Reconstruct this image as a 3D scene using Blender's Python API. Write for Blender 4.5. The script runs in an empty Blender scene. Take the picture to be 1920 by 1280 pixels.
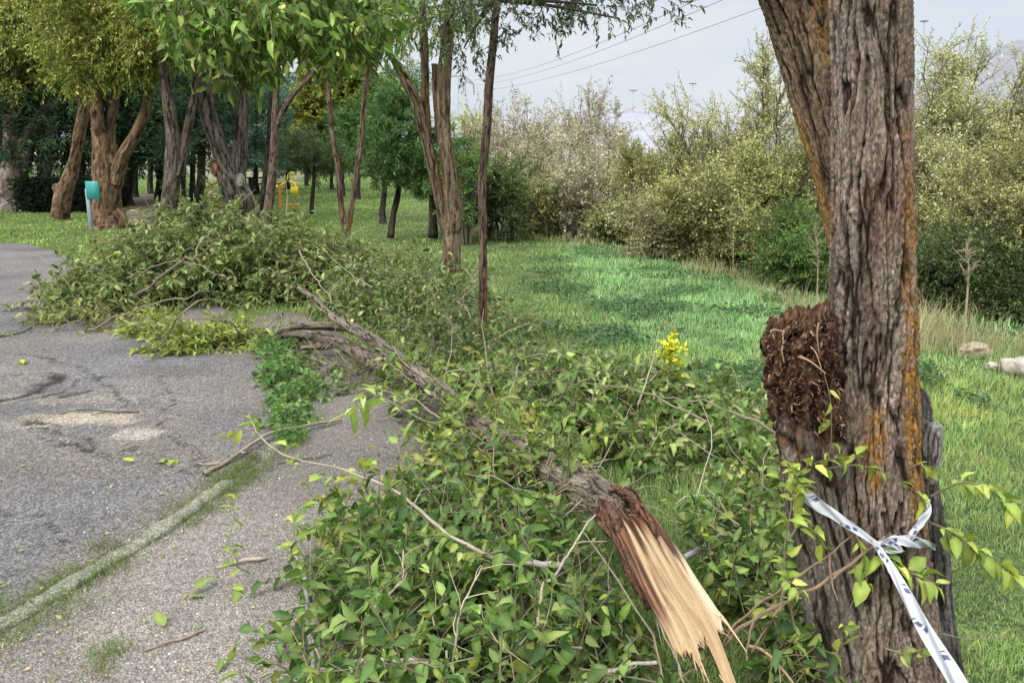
import bpy, math
import numpy as np
from mathutils import Vector

scene = bpy.context.scene
COL = scene.collection
# ------------------------------------------------------------------ camera
F = 1387.0                      # focal length in photo pixels (photo 1920 x 1280)
PITCH = math.radians(13.8)
CAM = np.array([0.0, 0.0, 1.6])
cd = bpy.data.cameras.new("camera"); cam = bpy.data.objects.new("camera", cd); COL.objects.link(cam)
cd.sensor_width = 36.0; cd.lens = F / 1920.0 * 36.0
cd.clip_start = 0.05; cd.clip_end = 3000
cam.location = CAM; cam.rotation_euler = (math.pi / 2 - PITCH, 0, 0)
scene.camera = cam
# ------------------------------------------------------------------ world, sun, exposure
SUN_EL, SUN_AZ = math.radians(48), math.radians(215)       # azimuth clockwise from +Y
world = bpy.data.worlds.new("World"); scene.world = world; world.use_nodes = True
wn = world.node_tree; wn.nodes.clear()
def WN(t, **k):
    n = wn.nodes.new(t)
    for a, b in k.items(): setattr(n, a, b)
    return n
out = WN('ShaderNodeOutputWorld'); bg = WN('ShaderNodeBackground')
sky = WN('ShaderNodeTexSky', sky_type='NISHITA'); sky.sun_disc = False
sky.sun_elevation = SUN_EL; sky.sun_rotation = SUN_AZ; sky.altitude = 700; sky.air_density = 1.2; sky.dust_density = 2.5
tc = WN('ShaderNodeTexCoord'); mp = WN('ShaderNodeMapping'); mp.inputs['Scale'].default_value = (1.2, 1.2, 5.0)
nz = WN('ShaderNodeTexNoise'); nz.inputs['Scale'].default_value = 2.2; nz.inputs['Detail'].default_value = 5; nz.inputs['Roughness'].default_value = .55
cr = WN('ShaderNodeValToRGB'); cr.color_ramp.elements[0].position = .33; cr.color_ramp.elements[1].position = .68
cr.color_ramp.elements[0].color = (2.45, 2.68, 3.02, 1); cr.color_ramp.elements[1].color = (3.0, 3.06, 3.12, 1)
# overcast: brighter towards the zenith
sx = WN('ShaderNodeSeparateXYZ'); zr = WN('ShaderNodeMapRange', interpolation_type='SMOOTHSTEP'); zr.inputs[1].default_value = .22; zr.inputs[2].default_value = .95; zr.inputs[3].default_value = 1.0; zr.inputs[4].default_value = 3.9
zs0 = WN('ShaderNodeVectorMath', operation='SCALE')
mx = WN('ShaderNodeMixRGB'); mx.inputs[0].default_value = .93
wl = wn.links
wl.new(tc.outputs['Generated'], mp.inputs[0]); wl.new(mp.outputs[0], nz.inputs['Vector']); wl.new(nz.outputs['Fac'], cr.inputs[0])
wl.new(sky.outputs[0], mx.inputs[1]); wl.new(tc.outputs['Generated'], sx.inputs[0]); wl.new(sx.outputs['Z'], zr.inputs[0]); wl.new(cr.outputs[0], zs0.inputs[0]); wl.new(zr.outputs[0], zs0.inputs['Scale']); wl.new(zs0.outputs[0], mx.inputs[2]); wl.new(mx.outputs[0], bg.inputs[0])
bg.inputs[1].default_value = .085
wl.new(bg.outputs[0], out.inputs[0])
sd = bpy.data.lights.new("sun", 'SUN'); sun = bpy.data.objects.new("sun", sd); COL.objects.link(sun)
sd.energy = 1.05; sd.angle = math.radians(30); sd.color = (1.0, .95, .87)
sdir = Vector((math.sin(SUN_AZ) * math.cos(SUN_EL), math.cos(SUN_AZ) * math.cos(SUN_EL), math.sin(SUN_EL)))
sun.rotation_euler = sdir.to_track_quat('Z', 'Y').to_euler(); sun.location = (0, 0, 30)
vs = scene.view_settings; vs.view_transform = 'Standard'; vs.look = 'None'; vs.gamma = 1; vs.exposure = 1.65
vs.use_curve_mapping = False
try:
    scene.cycles.max_bounces = 5; scene.cycles.diffuse_bounces = 3; scene.cycles.transparent_max_bounces = 4
except Exception: pass

# ------------------------------------------------------------------ maths helpers
cP, sP = math.cos(PITCH), math.sin(PITCH)
def ray(u, v):
    a = (u - 960) / F; b = (640 - v) / F
    return np.array([a, cP + b * sP, -sP + b * cP])
def gp(u, v, z=0.0):            # where a sight line meets height z
    d = ray(u, v); t = (z - CAM[2]) / d[2]; return CAM + d * t
def pt(u, v, Y):                # a point at distance Y ahead
    d = ray(u, v); return CAM + d * (Y / d[1])
def depth(p): return (p[..., 1]) * cP - (p[..., 2] - CAM[2]) * sP
def rad(p, wpx): return wpx * .5 / F * depth(p)
def project(p):
    q = p - CAM; d = q[..., 1] * cP - q[..., 2] * sP; up = q[..., 1] * sP + q[..., 2] * cP
    return 960 + F * q[..., 0] / d, 640 - F * up / d
def nrm(a): return a / (np.linalg.norm(a, axis=-1, keepdims=True) + 1e-12)
_pr = np.random.default_rng(7); PERM = np.tile(_pr.permutation(512), 3); GR = nrm(_pr.normal(size=(512, 3)))
def perlin(p):
    p = np.asarray(p, float); i = np.floor(p).astype(int); f = p - i; u = f * f * f * (f * (f * 6 - 15) + 10)
    r = 0
    for dx in (0, 1):
        for dy in (0, 1):
            for dz in (0, 1):
                h = PERM[(PERM[(PERM[(i[..., 0] + dx) & 511] + i[..., 1] + dy) & 511] + i[..., 2] + dz) & 511]
                g = GR[h]; w = (u[..., 0] if dx else 1 - u[..., 0]) * (u[..., 1] if dy else 1 - u[..., 1]) * (u[..., 2] if dz else 1 - u[..., 2])
                r = r + w * (g[..., 0] * (f[..., 0] - dx) + g[..., 1] * (f[..., 1] - dy) + g[..., 2] * (f[..., 2] - dz))
    return r * 1.5
def fbm(p, o=4):
    s = 0; a = 1
    for k in range(o): s = s + a * perlin(p * 2.0 ** k + 17.3 * k); a *= .5
    return s
def cells(p):                   # F2 - F1 of a cellular pattern
    i = np.floor(p).astype(int); f1 = np.full(p.shape[:-1], 9.0); f2 = f1.copy()
    for dx in (-1, 0, 1):
        for dy in (-1, 0, 1):
            for dz in (-1, 0, 1):
                h = PERM[(PERM[(PERM[(i[..., 0] + dx) & 511] + i[..., 1] + dy) & 511] + i[..., 2] + dz) & 511]
                o = GR[h] * .42 + .5
                d = np.sqrt((i[..., 0] + dx + o[..., 0] - p[..., 0]) ** 2 + (i[..., 1] + dy + o[..., 1] - p[..., 1]) ** 2 + (i[..., 2] + dz + o[..., 2] - p[..., 2]) ** 2)
                f2 = np.where(d < f1, f1, np.minimum(f2, d)); f1 = np.minimum(f1, d)
    return f2 - f1
def sstep(a, b, x): t = np.clip((x - a) / (b - a), 0, 1); return t * t * (3 - 2 * t)
def mixc(a, b, t): t = np.asarray(t)[..., None]; return np.asarray(a) * (1 - t) + np.asarray(b) * t
def smooth(pts, n):             # Catmull-Rom through rows (any number of columns)
    P = np.asarray(pts, float); P = np.vstack([2 * P[0] - P[1], P, 2 * P[-1] - P[-2]]); m = len(P) - 3
    t = np.linspace(0, m, n); k = np.minimum(t.astype(int), m - 1); t = (t - k)[:, None]
    a, b, c, d = P[k], P[k + 1], P[k + 2], P[k + 3]
    return .5 * (2 * b + (c - a) * t + (2 * a - 5 * b + 4 * c - d) * t ** 2 + (3 * b - a - 3 * c + d) * t ** 3)

# ------------------------------------------------------------------ mesh batch
class MB:
    def __init__(s): s.v = []; s.t = []; s.q = []; s.c = []; s.n = 0
    def add(s, v, f, c=(.5, .5, .5)):
        v = np.asarray(v, float).reshape(-1, 3); c = np.asarray(c, float)
        if c.ndim == 1: c = np.tile(c, (len(v), 1))
        s.v.append(v); s.c.append(c.reshape(-1, 3))
        f = np.asarray(f, np.int64)
        (s.t if f.shape[1] == 3 else s.q).append(f + s.n); s.n += len(v); return s
    def addt(s, v, fs, c=(.5, .5, .5)):          # several face blocks on one vertex block
        n0 = s.n; s.add(v, fs[0], c)
        for f in fs[1:]:
            f = np.asarray(f, np.int64); (s.t if f.shape[1] == 3 else s.q).append(f + n0)
        return s
    def box(s, c, d, rz=0, col=(.5, .5, .5), tilt=0):
        x, y, z = np.array(d) / 2; b = min(x, y, z) * .12
        v = []
        for sx in (-1, 1):
            for sy in (-1, 1):
                for sz in (-1, 1): v += [(sx * (x - b), sy * (y - b), sz * z), (sx * (x - b), sy * y, sz * (z - b)), (sx * x, sy * (y - b), sz * (z - b))]
        import bmesh
        bm = bmesh.new()
        for q in v: bm.verts.new(q)
        r = bmesh.ops.convex_hull(bm, input=bm.verts); bm.verts.ensure_lookup_table(); bmesh.ops.triangulate(bm, faces=bm.faces)
        vv = np.array([q.co for q in bm.verts]); ff = np.array([[q.index for q in f.verts] for f in bm.faces]); bm.free()
        ct, st = math.cos(tilt), math.sin(tilt); vv = vv @ np.array([[ct, 0, st], [0, 1, 0], [-st, 0, ct]]).T
        cz, sz = math.cos(rz), math.sin(rz); vv = vv @ np.array([[cz, -sz, 0], [sz, cz, 0], [0, 0, 1]]).T
        return s.add(vv + np.array(c), ff, col)
    def build(s, name, mat, parent=None, origin=None, smoothed=True):
        me = bpy.data.meshes.new(name)
        v = np.vstack(s.v); c = np.vstack(s.c)
        if parent is not None: o0 = np.array(parent['_org'])
        else: o0 = np.array(origin if origin is not None else [0, 0, 0], float)
        v = v - o0
        T = np.vstack(s.t) if s.t else np.zeros((0, 3), int); Q = np.vstack(s.q) if s.q else np.zeros((0, 4), int)
        me.vertices.add(len(v)); me.vertices.foreach_set('co', v.astype(np.float32).ravel())
        li = np.concatenate([T.ravel(), Q.ravel()]); me.loops.add(len(li)); me.loops.foreach_set('vertex_index', li.astype(np.int32))
        st = np.concatenate([np.arange(len(T)) * 3, len(T) * 3 + np.arange(len(Q)) * 4]); me.polygons.add(len(st)); me.polygons.foreach_set('loop_start', st.astype(np.int32))
        if smoothed: me.polygons.foreach_set('use_smooth', np.ones(len(st), bool))
        me.update(calc_edges=True); me.validate()
        a = me.color_attributes.new('Col', 'FLOAT_COLOR', 'POINT')
        a.data.foreach_set('color', np.hstack([c, np.ones((len(c), 1))]).astype(np.float32).ravel())
        me.materials.append(mat)
        o = bpy.data.objects.new(name, me); COL.objects.link(o)
        if parent is not None: o.parent = parent
        else: o.location = o0
        return o
def thing(name, label, cat, org, group=None):
    o = bpy.data.objects.new(name, None); COL.objects.link(o); o.location = org; o['_org'] = [float(x) for x in org]
    o.empty_display_size = .2; o['label'] = label; o['category'] = cat
    if group: o['group'] = group
    return o
def tag(o, label, cat, group=None):
    o['label'] = label; o['category'] = cat
    if group: o['group'] = group
    return o
def structure(o): o['kind'] = 'structure'; return o
def stuff(o, label, cat): o['kind'] = 'stuff'; o['label'] = label; o['category'] = cat; return o

# ------------------------------------------------------------------ materials
def mat(name):
    m = bpy.data.materials.new(name); m.use_nodes = True; m.node_tree.nodes.clear()
    nt = m.node_tree
    def N(t, **k):
        n = nt.nodes.new(t)
        for a, b in k.items(): setattr(n, a, b)
        return n
    return m, N, nt.links
def leafmat(name, trans=.32, rough=.45, gloss=.06):
    m, N, L = mat(name); o = N('ShaderNodeOutputMaterial'); at = N('ShaderNodeAttribute', attribute_name='Col')
    p = N('ShaderNodeBsdfPrincipled'); p.inputs['Roughness'].default_value = rough; p.inputs['Specular IOR Level'].default_value = gloss * 3.5
    tr = N('ShaderNodeBsdfTranslucent'); hs = N('ShaderNodeHueSaturation'); hs.inputs['Saturation'].default_value = 1.15; hs.inputs['Value'].default_value = 1.25
    g = N('ShaderNodeTexCoord'); nz = N('ShaderNodeTexNoise'); nz.inputs['Scale'].default_value = 45; nz.inputs['Detail'].default_value = 2
    mr = N('ShaderNodeMapRange'); mr.inputs[3].default_value = .72; mr.inputs[4].default_value = 1.28
    mu = N('ShaderNodeVectorMath', operation='SCALE')
    L.new(g.outputs['Object'], nz.inputs['Vector']); L.new(nz.outputs['Fac'], mr.inputs[0]); L.new(at.outputs['Color'], mu.inputs[0]); L.new(mr.outputs[0], mu.inputs['Scale'])
    mi = N('ShaderNodeMixShader'); mi.inputs[0].default_value = trans
    L.new(mu.outputs[0], p.inputs['Base Color']); L.new(mu.outputs[0], hs.inputs['Color']); L.new(hs.outputs[0], tr.inputs[0])
    L.new(p.outputs[0], mi.inputs[1]); L.new(tr.outputs[0], mi.inputs[2]); L.new(mi.outputs[0], o.inputs[0]); return m
def colmat(name, rough=.85, nscale=60, namp=.35, bump=.3, dist=.004, stretch=(1, 1, 1), spec=.25, metallic=0):
    m, N, L = mat(name); o = N('ShaderNodeOutputMaterial'); at = N('ShaderNodeAttribute', attribute_name='Col')
    p = N('ShaderNodeBsdfPrincipled'); p.inputs['Roughness'].default_value = rough; p.inputs['Specular IOR Level'].default_value = spec; p.inputs['Metallic'].default_value = metallic
    g = N('ShaderNodeTexCoord'); mp = N('ShaderNodeMapping'); mp.inputs['Scale'].default_value = stretch
    nz = N('ShaderNodeTexNoise'); nz.inputs['Scale'].default_value = nscale; nz.inputs['Detail'].default_value = 6; nz.inputs['Roughness'].default_value = .65
    mr = N('ShaderNodeMapRange'); mr.inputs[1].default_value = .3; mr.inputs[2].default_value = .7; mr.inputs[3].default_value = 1 - namp; mr.inputs[4].default_value = 1 + namp
    mu = N('ShaderNodeVectorMath', operation='SCALE'); bp = N('ShaderNodeBump'); bp.inputs['Strength'].default_value = bump; bp.inputs['Distance'].default_value = dist
    L.new(g.outputs['Object'], mp.inputs[0]); L.new(mp.outputs[0], nz.inputs['Vector']); L.new(nz.outputs['Fac'], mr.inputs[0])
    L.new(at.outputs['Color'], mu.inputs[0]); L.new(mr.outputs[0], mu.inputs['Scale']); L.new(mu.outputs[0], p.inputs['Base Color'])
    L.new(nz.outputs['Fac'], bp.inputs['Height']); L.new(bp.outputs[0], p.inputs['Normal']); L.new(p.outputs[0], o.inputs[0]); return m
LEAF = leafmat("leaf"); LEAFFAR = leafmat("leaf_small", .28, .7, .02); GRASS = leafmat("grass_blade", .35, .75, .02)
BARK = None; BARKFAR = None
WOOD = colmat("split_wood", .7, 160, .16, .4, .002); TWIG = colmat("twig_bark", .8, 90, .25, .3, .002)
ROCK = colmat("stone", .85, 14, .3, .7, .02); PAINT = colmat("painted_metal", .45, 25, .10, .05, .001, spec=.5)
PLASTIC = colmat("tape_film", .3, 60, .05, .15, .001, spec=.5); FARM = colmat("far_land", 1, .05, .2, 0, .1)

def barkmat(name, sc, amp, dist, stretch):
    m, N, L = mat(name); o = N('ShaderNodeOutputMaterial'); at = N('ShaderNodeAttribute', attribute_name='Col')
    p = N('ShaderNodeBsdfPrincipled'); p.inputs['Roughness'].default_value = .95; p.inputs['Specular IOR Level'].default_value = .12
    g = N('ShaderNodeTexCoord'); mp = N('ShaderNodeMapping'); mp.inputs['Scale'].default_value = stretch
    n1 = N('ShaderNodeTexNoise'); n1.inputs['Scale'].default_value = sc; n1.inputs['Detail'].default_value = 8; n1.inputs['Roughness'].default_value = .75; n1.inputs['Distortion'].default_value = .6
    v = N('ShaderNodeTexVoronoi', feature='DISTANCE_TO_EDGE'); v.inputs['Scale'].default_value = sc * .75
    L.new(g.outputs['Object'], mp.inputs[0]); L.new(mp.outputs[0], n1.inputs['Vector'])
    ad = N('ShaderNodeVectorMath', operation='MULTIPLY_ADD'); ad.inputs[1].default_value = (.03, .03, .03); L.new(n1.outputs['Color'], ad.inputs[0]); L.new(mp.outputs[0], ad.inputs[2]); L.new(ad.outputs[0], v.inputs['Vector'])
    mr = N('ShaderNodeMapRange'); mr.inputs[1].default_value = .32; mr.inputs[2].default_value = .68; mr.inputs[3].default_value = 1 - amp; mr.inputs[4].default_value = 1 + amp
    mv = N('ShaderNodeMapRange'); mv.inputs[1].default_value = 0; mv.inputs[2].default_value = .07; mv.inputs[3].default_value = .80; mv.inputs[4].default_value = 1.0
    mm = N('ShaderNodeMath', operation='MULTIPLY'); L.new(n1.outputs['Fac'], mr.inputs[0]); L.new(v.outputs['Distance'], mv.inputs[0]); L.new(mr.outputs[0], mm.inputs[0]); L.new(mv.outputs[0], mm.inputs[1])
    mu = N('ShaderNodeVectorMath', operation='SCALE'); L.new(at.outputs['Color'], mu.inputs[0]); L.new(mm.outputs[0], mu.inputs['Scale']); L.new(mu.outputs[0], p.inputs['Base Color'])
    ah = N('ShaderNodeMath', operation='ADD'); L.new(mv.outputs[0], ah.inputs[0]); L.new(n1.outputs['Fac'], ah.inputs[1])
    bp = N('ShaderNodeBump'); bp.inputs['Strength'].default_value = .9; bp.inputs['Distance'].default_value = dist
    L.new(ah.outputs[0], bp.inputs['Height']); L.new(bp.outputs[0], p.inputs['Normal']); L.new(p.outputs[0], o.inputs[0]); return m
def groundmat(name, stops, sc, sc2, bump, dist, patch=None, big=1.2):
    m, N, L = mat(name); o = N('ShaderNodeOutputMaterial'); p = N('ShaderNodeBsdfPrincipled'); p.inputs['Roughness'].default_value = .95; p.inputs['Specular IOR Level'].default_value = .15
    g = N('ShaderNodeTexCoord'); n1 = N('ShaderNodeTexNoise'); n1.inputs['Scale'].default_value = sc; n1.inputs['Detail'].default_value = 8; n1.inputs['Roughness'].default_value = .75
    r = N('ShaderNodeValToRGB'); els = r.color_ramp.elements
    while len(els) < len(stops): els.new(.5)
    for e, (q, c) in zip(els, stops): e.position = q; e.color = (*c, 1)
    v = N('ShaderNodeTexVoronoi'); v.inputs['Scale'].default_value = sc2
    rv = N('ShaderNodeMapRange'); rv.inputs[1].default_value = 0; rv.inputs[2].default_value = .6; rv.inputs[3].default_value = 1.35; rv.inputs[4].default_value = .6
    vc = N('ShaderNodeSeparateColor'); rc = N('ShaderNodeMapRange'); rc.inputs[3].default_value = .7; rc.inputs[4].default_value = 1.35
    n2 = N('ShaderNodeTexNoise'); n2.inputs['Scale'].default_value = big; n2.inputs['Detail'].default_value = 5
    r2 = N('ShaderNodeMapRange'); r2.inputs[1].default_value = .3; r2.inputs[2].default_value = .7; r2.inputs[3].default_value = .78; r2.inputs[4].default_value = 1.22
    for n in (n1, v, n2): L.new(g.outputs['Object'], n.inputs['Vector'])
    L.new(n1.outputs['Fac'], r.inputs[0]); L.new(v.outputs['Distance'], rv.inputs[0]); L.new(v.outputs['Color'], vc.inputs[0]); L.new(vc.outputs[0], rc.inputs[0]); L.new(n2.outputs['Fac'], r2.inputs[0])
    m1 = N('ShaderNodeMath', operation='MULTIPLY'); m2 = N('ShaderNodeMath', operation='MULTIPLY'); L.new(rv.outputs[0], m1.inputs[0]); L.new(rc.outputs[0], m1.inputs[1]); L.new(m1.outputs[0], m2.inputs[0]); L.new(r2.outputs[0], m2.inputs[1])
    col = r.outputs[0]
    if patch:
        at = N('ShaderNodeAttribute', attribute_name='Col'); mu0 = N('ShaderNodeMixRGB', blend_type='MULTIPLY'); mu0.inputs[0].default_value = 1
        L.new(col, mu0.inputs[1]); L.new(at.outputs['Color'], mu0.inputs[2]); col = mu0.outputs[0]
    mu = N('ShaderNodeVectorMath', operation='SCALE'); L.new(col, mu.inputs[0]); L.new(m2.outputs[0], mu.inputs['Scale']); L.new(mu.outputs[0], p.inputs['Base Color'])
    ad = N('ShaderNodeMath', operation='SUBTRACT'); L.new(n1.outputs['Fac'], ad.inputs[0]); L.new(v.outputs['Distance'], ad.inputs[1])
    bp = N('ShaderNodeBump'); bp.inputs['Strength'].default_value = bump; bp.inputs['Distance'].default_value = dist
    L.new(ad.outputs[0], bp.inputs['Height']); L.new(bp.outputs[0], p.inputs['Normal']); L.new(p.outputs[0], o.inputs[0]); return m
BARK = barkmat("bark", 120, .62, .006, (1, 1, .38)); BARKFAR = barkmat("bark_far", 26, .5, .02, (1, 1, .22))
SOIL = groundmat("lawn_soil", [(.3, (.055, .08, .028)), (.55, (.085, .13, .045)), (.75, (.13, .15, .065))], 9, 40, .5, .02, None, .5)
ASPH = groundmat("asphalt", [(.3, (.12, .112, .110)), (.52, (.195, .184, .180)), (.72, (.29, .275, .262))], 30, 85, 1.0, .008, True)
PAVE = groundmat("gravel_pavement", [(.3, (.20, .175, .15)), (.5, (.30, .265, .23)), (.72, (.41, .37, .325))], 38, 130, 1.0, .008, True)
KERB = groundmat("kerb_concrete", [(.32, (.11, .12, .06)), (.5, (.24, .235, .18)), (.75, (.34, .32, .26))], 30, 120, .5, .004)
PATHM = groundmat("dirt_path", [(.3, (.13, .105, .07)), (.6, (.22, .18, .13)), (.8, (.30, .26, .2))], 6, 20, .4, .02)

# ------------------------------------------------------------------ tubes, leaves, twigs
def tubes(P, R, m=5):           # P (n,k,3), R (n,k)
    P = np.asarray(P, float); R = np.asarray(R, float); n, k = P.shape[:2]
    T = np.gradient(P, axis=1); T = nrm(T)
    ref = np.where(np.abs(T[..., 2:3]) > .9, np.array([1., 0, 0]), np.array([0, 0, 1.]))
    A = nrm(np.cross(T, ref)); B = np.cross(T, A)
    th = np.arange(m) * 2 * math.pi / m
    V = P[:, :, None] + R[:, :, None, None] * (np.cos(th)[:, None] * A[:, :, None] + np.sin(th)[:, None] * B[:, :, None])
    idx = np.arange(n * k * m).reshape(n, k, m); a = idx[:, :-1]; b = idx[:, 1:]
    Fq = np.stack([a, np.roll(a, -1, 2), np.roll(b, -1, 2), b], -1).reshape(-1, 4)
    return V.reshape(-1, 3), Fq
def bark_h(q, cell, L=4.0):
    k = np.array([1 / cell, 1 / cell, 1 / (cell * L * 2.6)])
    w = np.stack([fbm(q * k * np.array([.7, .7, 1.6]) + 5, 3), fbm(q * k * np.array([.7, .7, 1.6]) + 31, 3), q[..., 0] * 0], -1) * .36
    n1 = np.abs(perlin(q * k * .72 + w)); n2 = np.abs(perlin(q * k * np.array([1.7, 1.7, 2.6]) + 2 * w + 60)); n3 = fbm(q * k * np.array([3.5, 3.5, 16]) + 90, 3); n0 = perlin(q * k * np.array([.4, .4, .5]) + w * .6 + 130)
    return np.clip(.50 * sstep(0, .24, n1) + .26 * sstep(0, .24, n2) + .16 * sstep(-.6, .6, n3) + .16 * sstep(-.4, .4, n0) - .05, 0, 1)
def trunk(path, nseg, ds, amp, cell, cols, seed=0, lobe=.10, L=4.0, lich=None, cap=True, h_amp=None):
    """path rows (x,y,z,r); returns verts, faces blocks, colours"""
    C = smooth(path, 200); s = np.concatenate([[0], np.cumsum(np.linalg.norm(np.diff(C[:, :3], axis=0), axis=1))])
    n = max(4, int(s[-1] / ds)); ss = np.linspace(0, s[-1], n); C = np.stack([np.interp(ss, s, C[:, i]) for i in range(4)], 1)
    T = nrm(np.gradient(C[:, :3], axis=0)); ref = np.array([0, 1., 0]) if abs(T[0][1]) < .8 else np.array([1., 0, 0])
    A = nrm(np.cross(np.cross(T, ref), T)); B = np.cross(T, A)
    th = np.arange(nseg) * 2 * math.pi / nseg
    r0 = C[:, 3][:, None]
    q = np.stack([np.cos(th)[None] * r0, np.sin(th)[None] * r0, ss[:, None] + 0 * th[None]], -1) + seed * 7.31
    rr = r0 * (1 + lobe * 1.3 * fbm(q / (C[:, 3].mean() * np.array([1.3, 1.3, 6])), 2))
    h = bark_h(q, cell, L); rr = rr + amp * (h - .6) + amp * .30 * (np.abs(fbm(q / (cell * np.array([.30, .30, .8])) + 200, 3)) - .3)
    D = np.cos(th)[None, :, None] * A[:, None] + np.sin(th)[None, :, None] * B[:, None]
    V = C[:, None, :3] + D * rr[..., None]
    dark, mid, light = [np.array(c) for c in cols]
    n1 = sstep(-.5, .5, fbm(q / np.array([.05, .05, .25]), 3)); 
    c = mixc(dark, mixc(mid, light, n1 * sstep(.5, .95, h)), sstep(.22, .78, h))
    c = c * (1 + .22 * fbm(V * 1.7, 2))[..., None]
    if lich is not None: c = lich(V, D, h, c)
    idx = np.arange(n * nseg).reshape(n, nseg); a, b = idx[:-1], idx[1:]
    Fq = np.stack([a, np.roll(a, -1, 1), np.roll(b, -1, 1), b], -1).reshape(-1, 4)
    Vf = V.reshape(-1, 3); cf = c.reshape(-1, 3); Ft = []
    if cap:
        e = len(Vf); Vf = np.vstack([Vf, C[0, :3], C[-1, :3]]); cf = np.vstack([cf, mid, mid])
        r = idx[0]; Ft.append(np.stack([np.roll(r, -1), r, np.full(nseg, e)], -1)); r = idx[-1]; Ft.append(np.stack([r, np.roll(r, -1), np.full(nseg, e + 1)], -1))
    return Vf, [Fq] + Ft, np.clip(cf, 0, 1)
def leaves(P, D, N, L, W, col, near=True, curl=.12, tone=None):
    n = len(P); D = nrm(D); S = nrm(np.cross(D, N)); N = np.cross(S, D)
    L = np.broadcast_to(L, (n,))[:, None]; W = np.broadcast_to(W, (n,))[:, None] * L
    if near:
        rows = [(0, 0, 0), (.5, 0, 0), (1, 0, -1.0), (.25, .42, .22), (.62, .36, .10), (.25, -.42, .22), (.62, -.36, .10), (.78, 0, -.35)]
        f = np.array([[0, 1, 3], [1, 4, 3], [1, 7, 4], [7, 2, 4], [0, 5, 1], [1, 5, 6], [1, 6, 7], [7, 6, 2]])
        cm = np.array([1.25, 1.28, 1.05, .86, .86, .9, .9, 1.2])
    else:
        rows = [(0, 0, 0), (.5, .5, .15), (1, 0, -.5), (.5, -.5, .15)]; f = np.array([[0, 3, 2], [0, 2, 1]]); cm = np.ones(4)
    kz = .25 + 2.6 * np.abs(np.sin(np.arange(n) * 12.9898))[:, None]; tw = .5 * np.sin(np.arange(n) * 78.233)[:, None]
    V = np.stack([P + D * L * a + S * W * b * (1 + .25 * np.sin(np.arange(n) * 3.7 + b)[:, None]) + N * ((L * curl * c * kz if c < 0 else W * c * (.3 + .6 * kz)) + W * b * tw * a) for a, b, c in rows], 1)
    k = len(rows); Fx = (f[None] + (np.arange(n) * k)[:, None, None]).reshape(-1, 3)
    return V.reshape(-1, 3), Fx, (col[:, None] * cm[None, :, None]).reshape(-1, 3)
GAIN = [1.62]
def palette(rng, n, pal, P=None, sp=.18, cl=.25, cs=1.5):
    pal = np.array(pal); c = pal[rng.integers(0, len(pal), n)]
    t = rng.random((n, 1)); c = c * (.7 + .3 * t) + pal[rng.integers(0, len(pal), n)] * (.3 - .3 * t)
    c = c * np.exp(rng.normal(0, sp, (n, 1)))
    if P is not None: c = c * (1 + cl * fbm(P * cs, 2))[:, None]
    return np.clip(c * GAIN[0], .004, .8)
def grow(rng, S, D, L, k=5, wig=.18, droop=0.0, floor=None):
    """n polylines from starts S along D with length L"""
    n = len(S); P = np.zeros((n, k, 3)); P[:, 0] = S; d = nrm(D); st = (np.broadcast_to(L, (n,)) / (k - 1))[:, None]
    for j in range(1, k):
        d = nrm(d + rng.normal(0, wig, (n, 3)) + np.array([0, 0, -droop])); P[:, j] = P[:, j - 1] + d * st
    if floor is not None:
        fl = floor + rng.random((n, 1)) * .03; P[:, :, 2] = np.maximum(P[:, :, 2], fl)
    return P
def along(rng, P, per, t0=.15):  # per leaf sites on each polyline
    n, k = P.shape[:2]; t = (t0 + (1 - t0) * (np.arange(per) + .7 * rng.random((n, per))) / per) * (k - 1); t = np.minimum(t, k - 1.001)
    i = t.astype(int); f = (t - i)[..., None]; r = np.arange(n)[:, None]
    X = P[r, i] * (1 - f) + P[r, i + 1] * f; D = nrm(P[r, i + 1] - P[r, i])
    side = np.where(np.arange(per) % 2, 1., -1.)[None, :, None] + 0 * X
    return X.reshape(-1, 3), D.reshape(-1, 3), side.reshape(-1, 3)
def dress(rng, P, per, L, W, pal, near=True, hang=.25, flat=.8, t0=.15, cl=.25, keep=None, sp=.18, fwd=.7):
    X, D, s = along(rng, P, per, t0); n = len(X)
    up = nrm(np.array([0, 0, 1.]) * flat + rng.normal(0, .45, (n, 3)))
    S = nrm(np.cross(D, up)) * s; ld = nrm(D * fwd + S * .8 + rng.normal(0, .34, (n, 3)) + np.array([0, 0, -hang]))
    X = X + ld * (L * .12)
    if keep is not None: m = keep(X); X, ld, up = X[m], ld[m], up[m]; n = len(X)
    LL = L * (.42 + .78 * rng.random(n)); c = palette(rng, n, pal, X, sp=sp, cl=cl)
    return leaves(X, ld, up, LL, W * (.85 + .3 * rng.random(n)), c, near)
def cloud(rng, blobs, n, TL, out=.8, k=4, shell=.45, clump=.0, cs=1.2, droop=.05, bias=(0, 0, 0), wig=.2, floor=None, spin=.7):
    """twigs spread through ellipsoids: rows cx,cy,cz,rx,ry,rz"""
    B = np.array(blobs, float); w = (B[:, 3] * B[:, 4] * B[:, 5]) ** (2 / 3); i = rng.choice(len(B), n, p=w / w.sum())
    d = nrm(rng.normal(size=(n, 3))); rr = (shell + (1 - shell) * rng.random((n, 1))) ** .7
    X = B[i, :3] + d * rr * B[i, 3:6]
    if clump: m = fbm(X * cs, 2) > -.35 + clump * rng.normal(0, .25, n); X, d = X[m], d[m]
    if floor is not None: m = X[:, 2] > floor; X, d = X[m], d[m]; 
    D = nrm(d * out + rng.normal(0, spin, X.shape) + np.array(bias))
    return grow(rng, X, D, TL * (.5 + rng.random(len(X))), k, wig, droop, floor)
TW = (.13, .105, .08)
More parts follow.
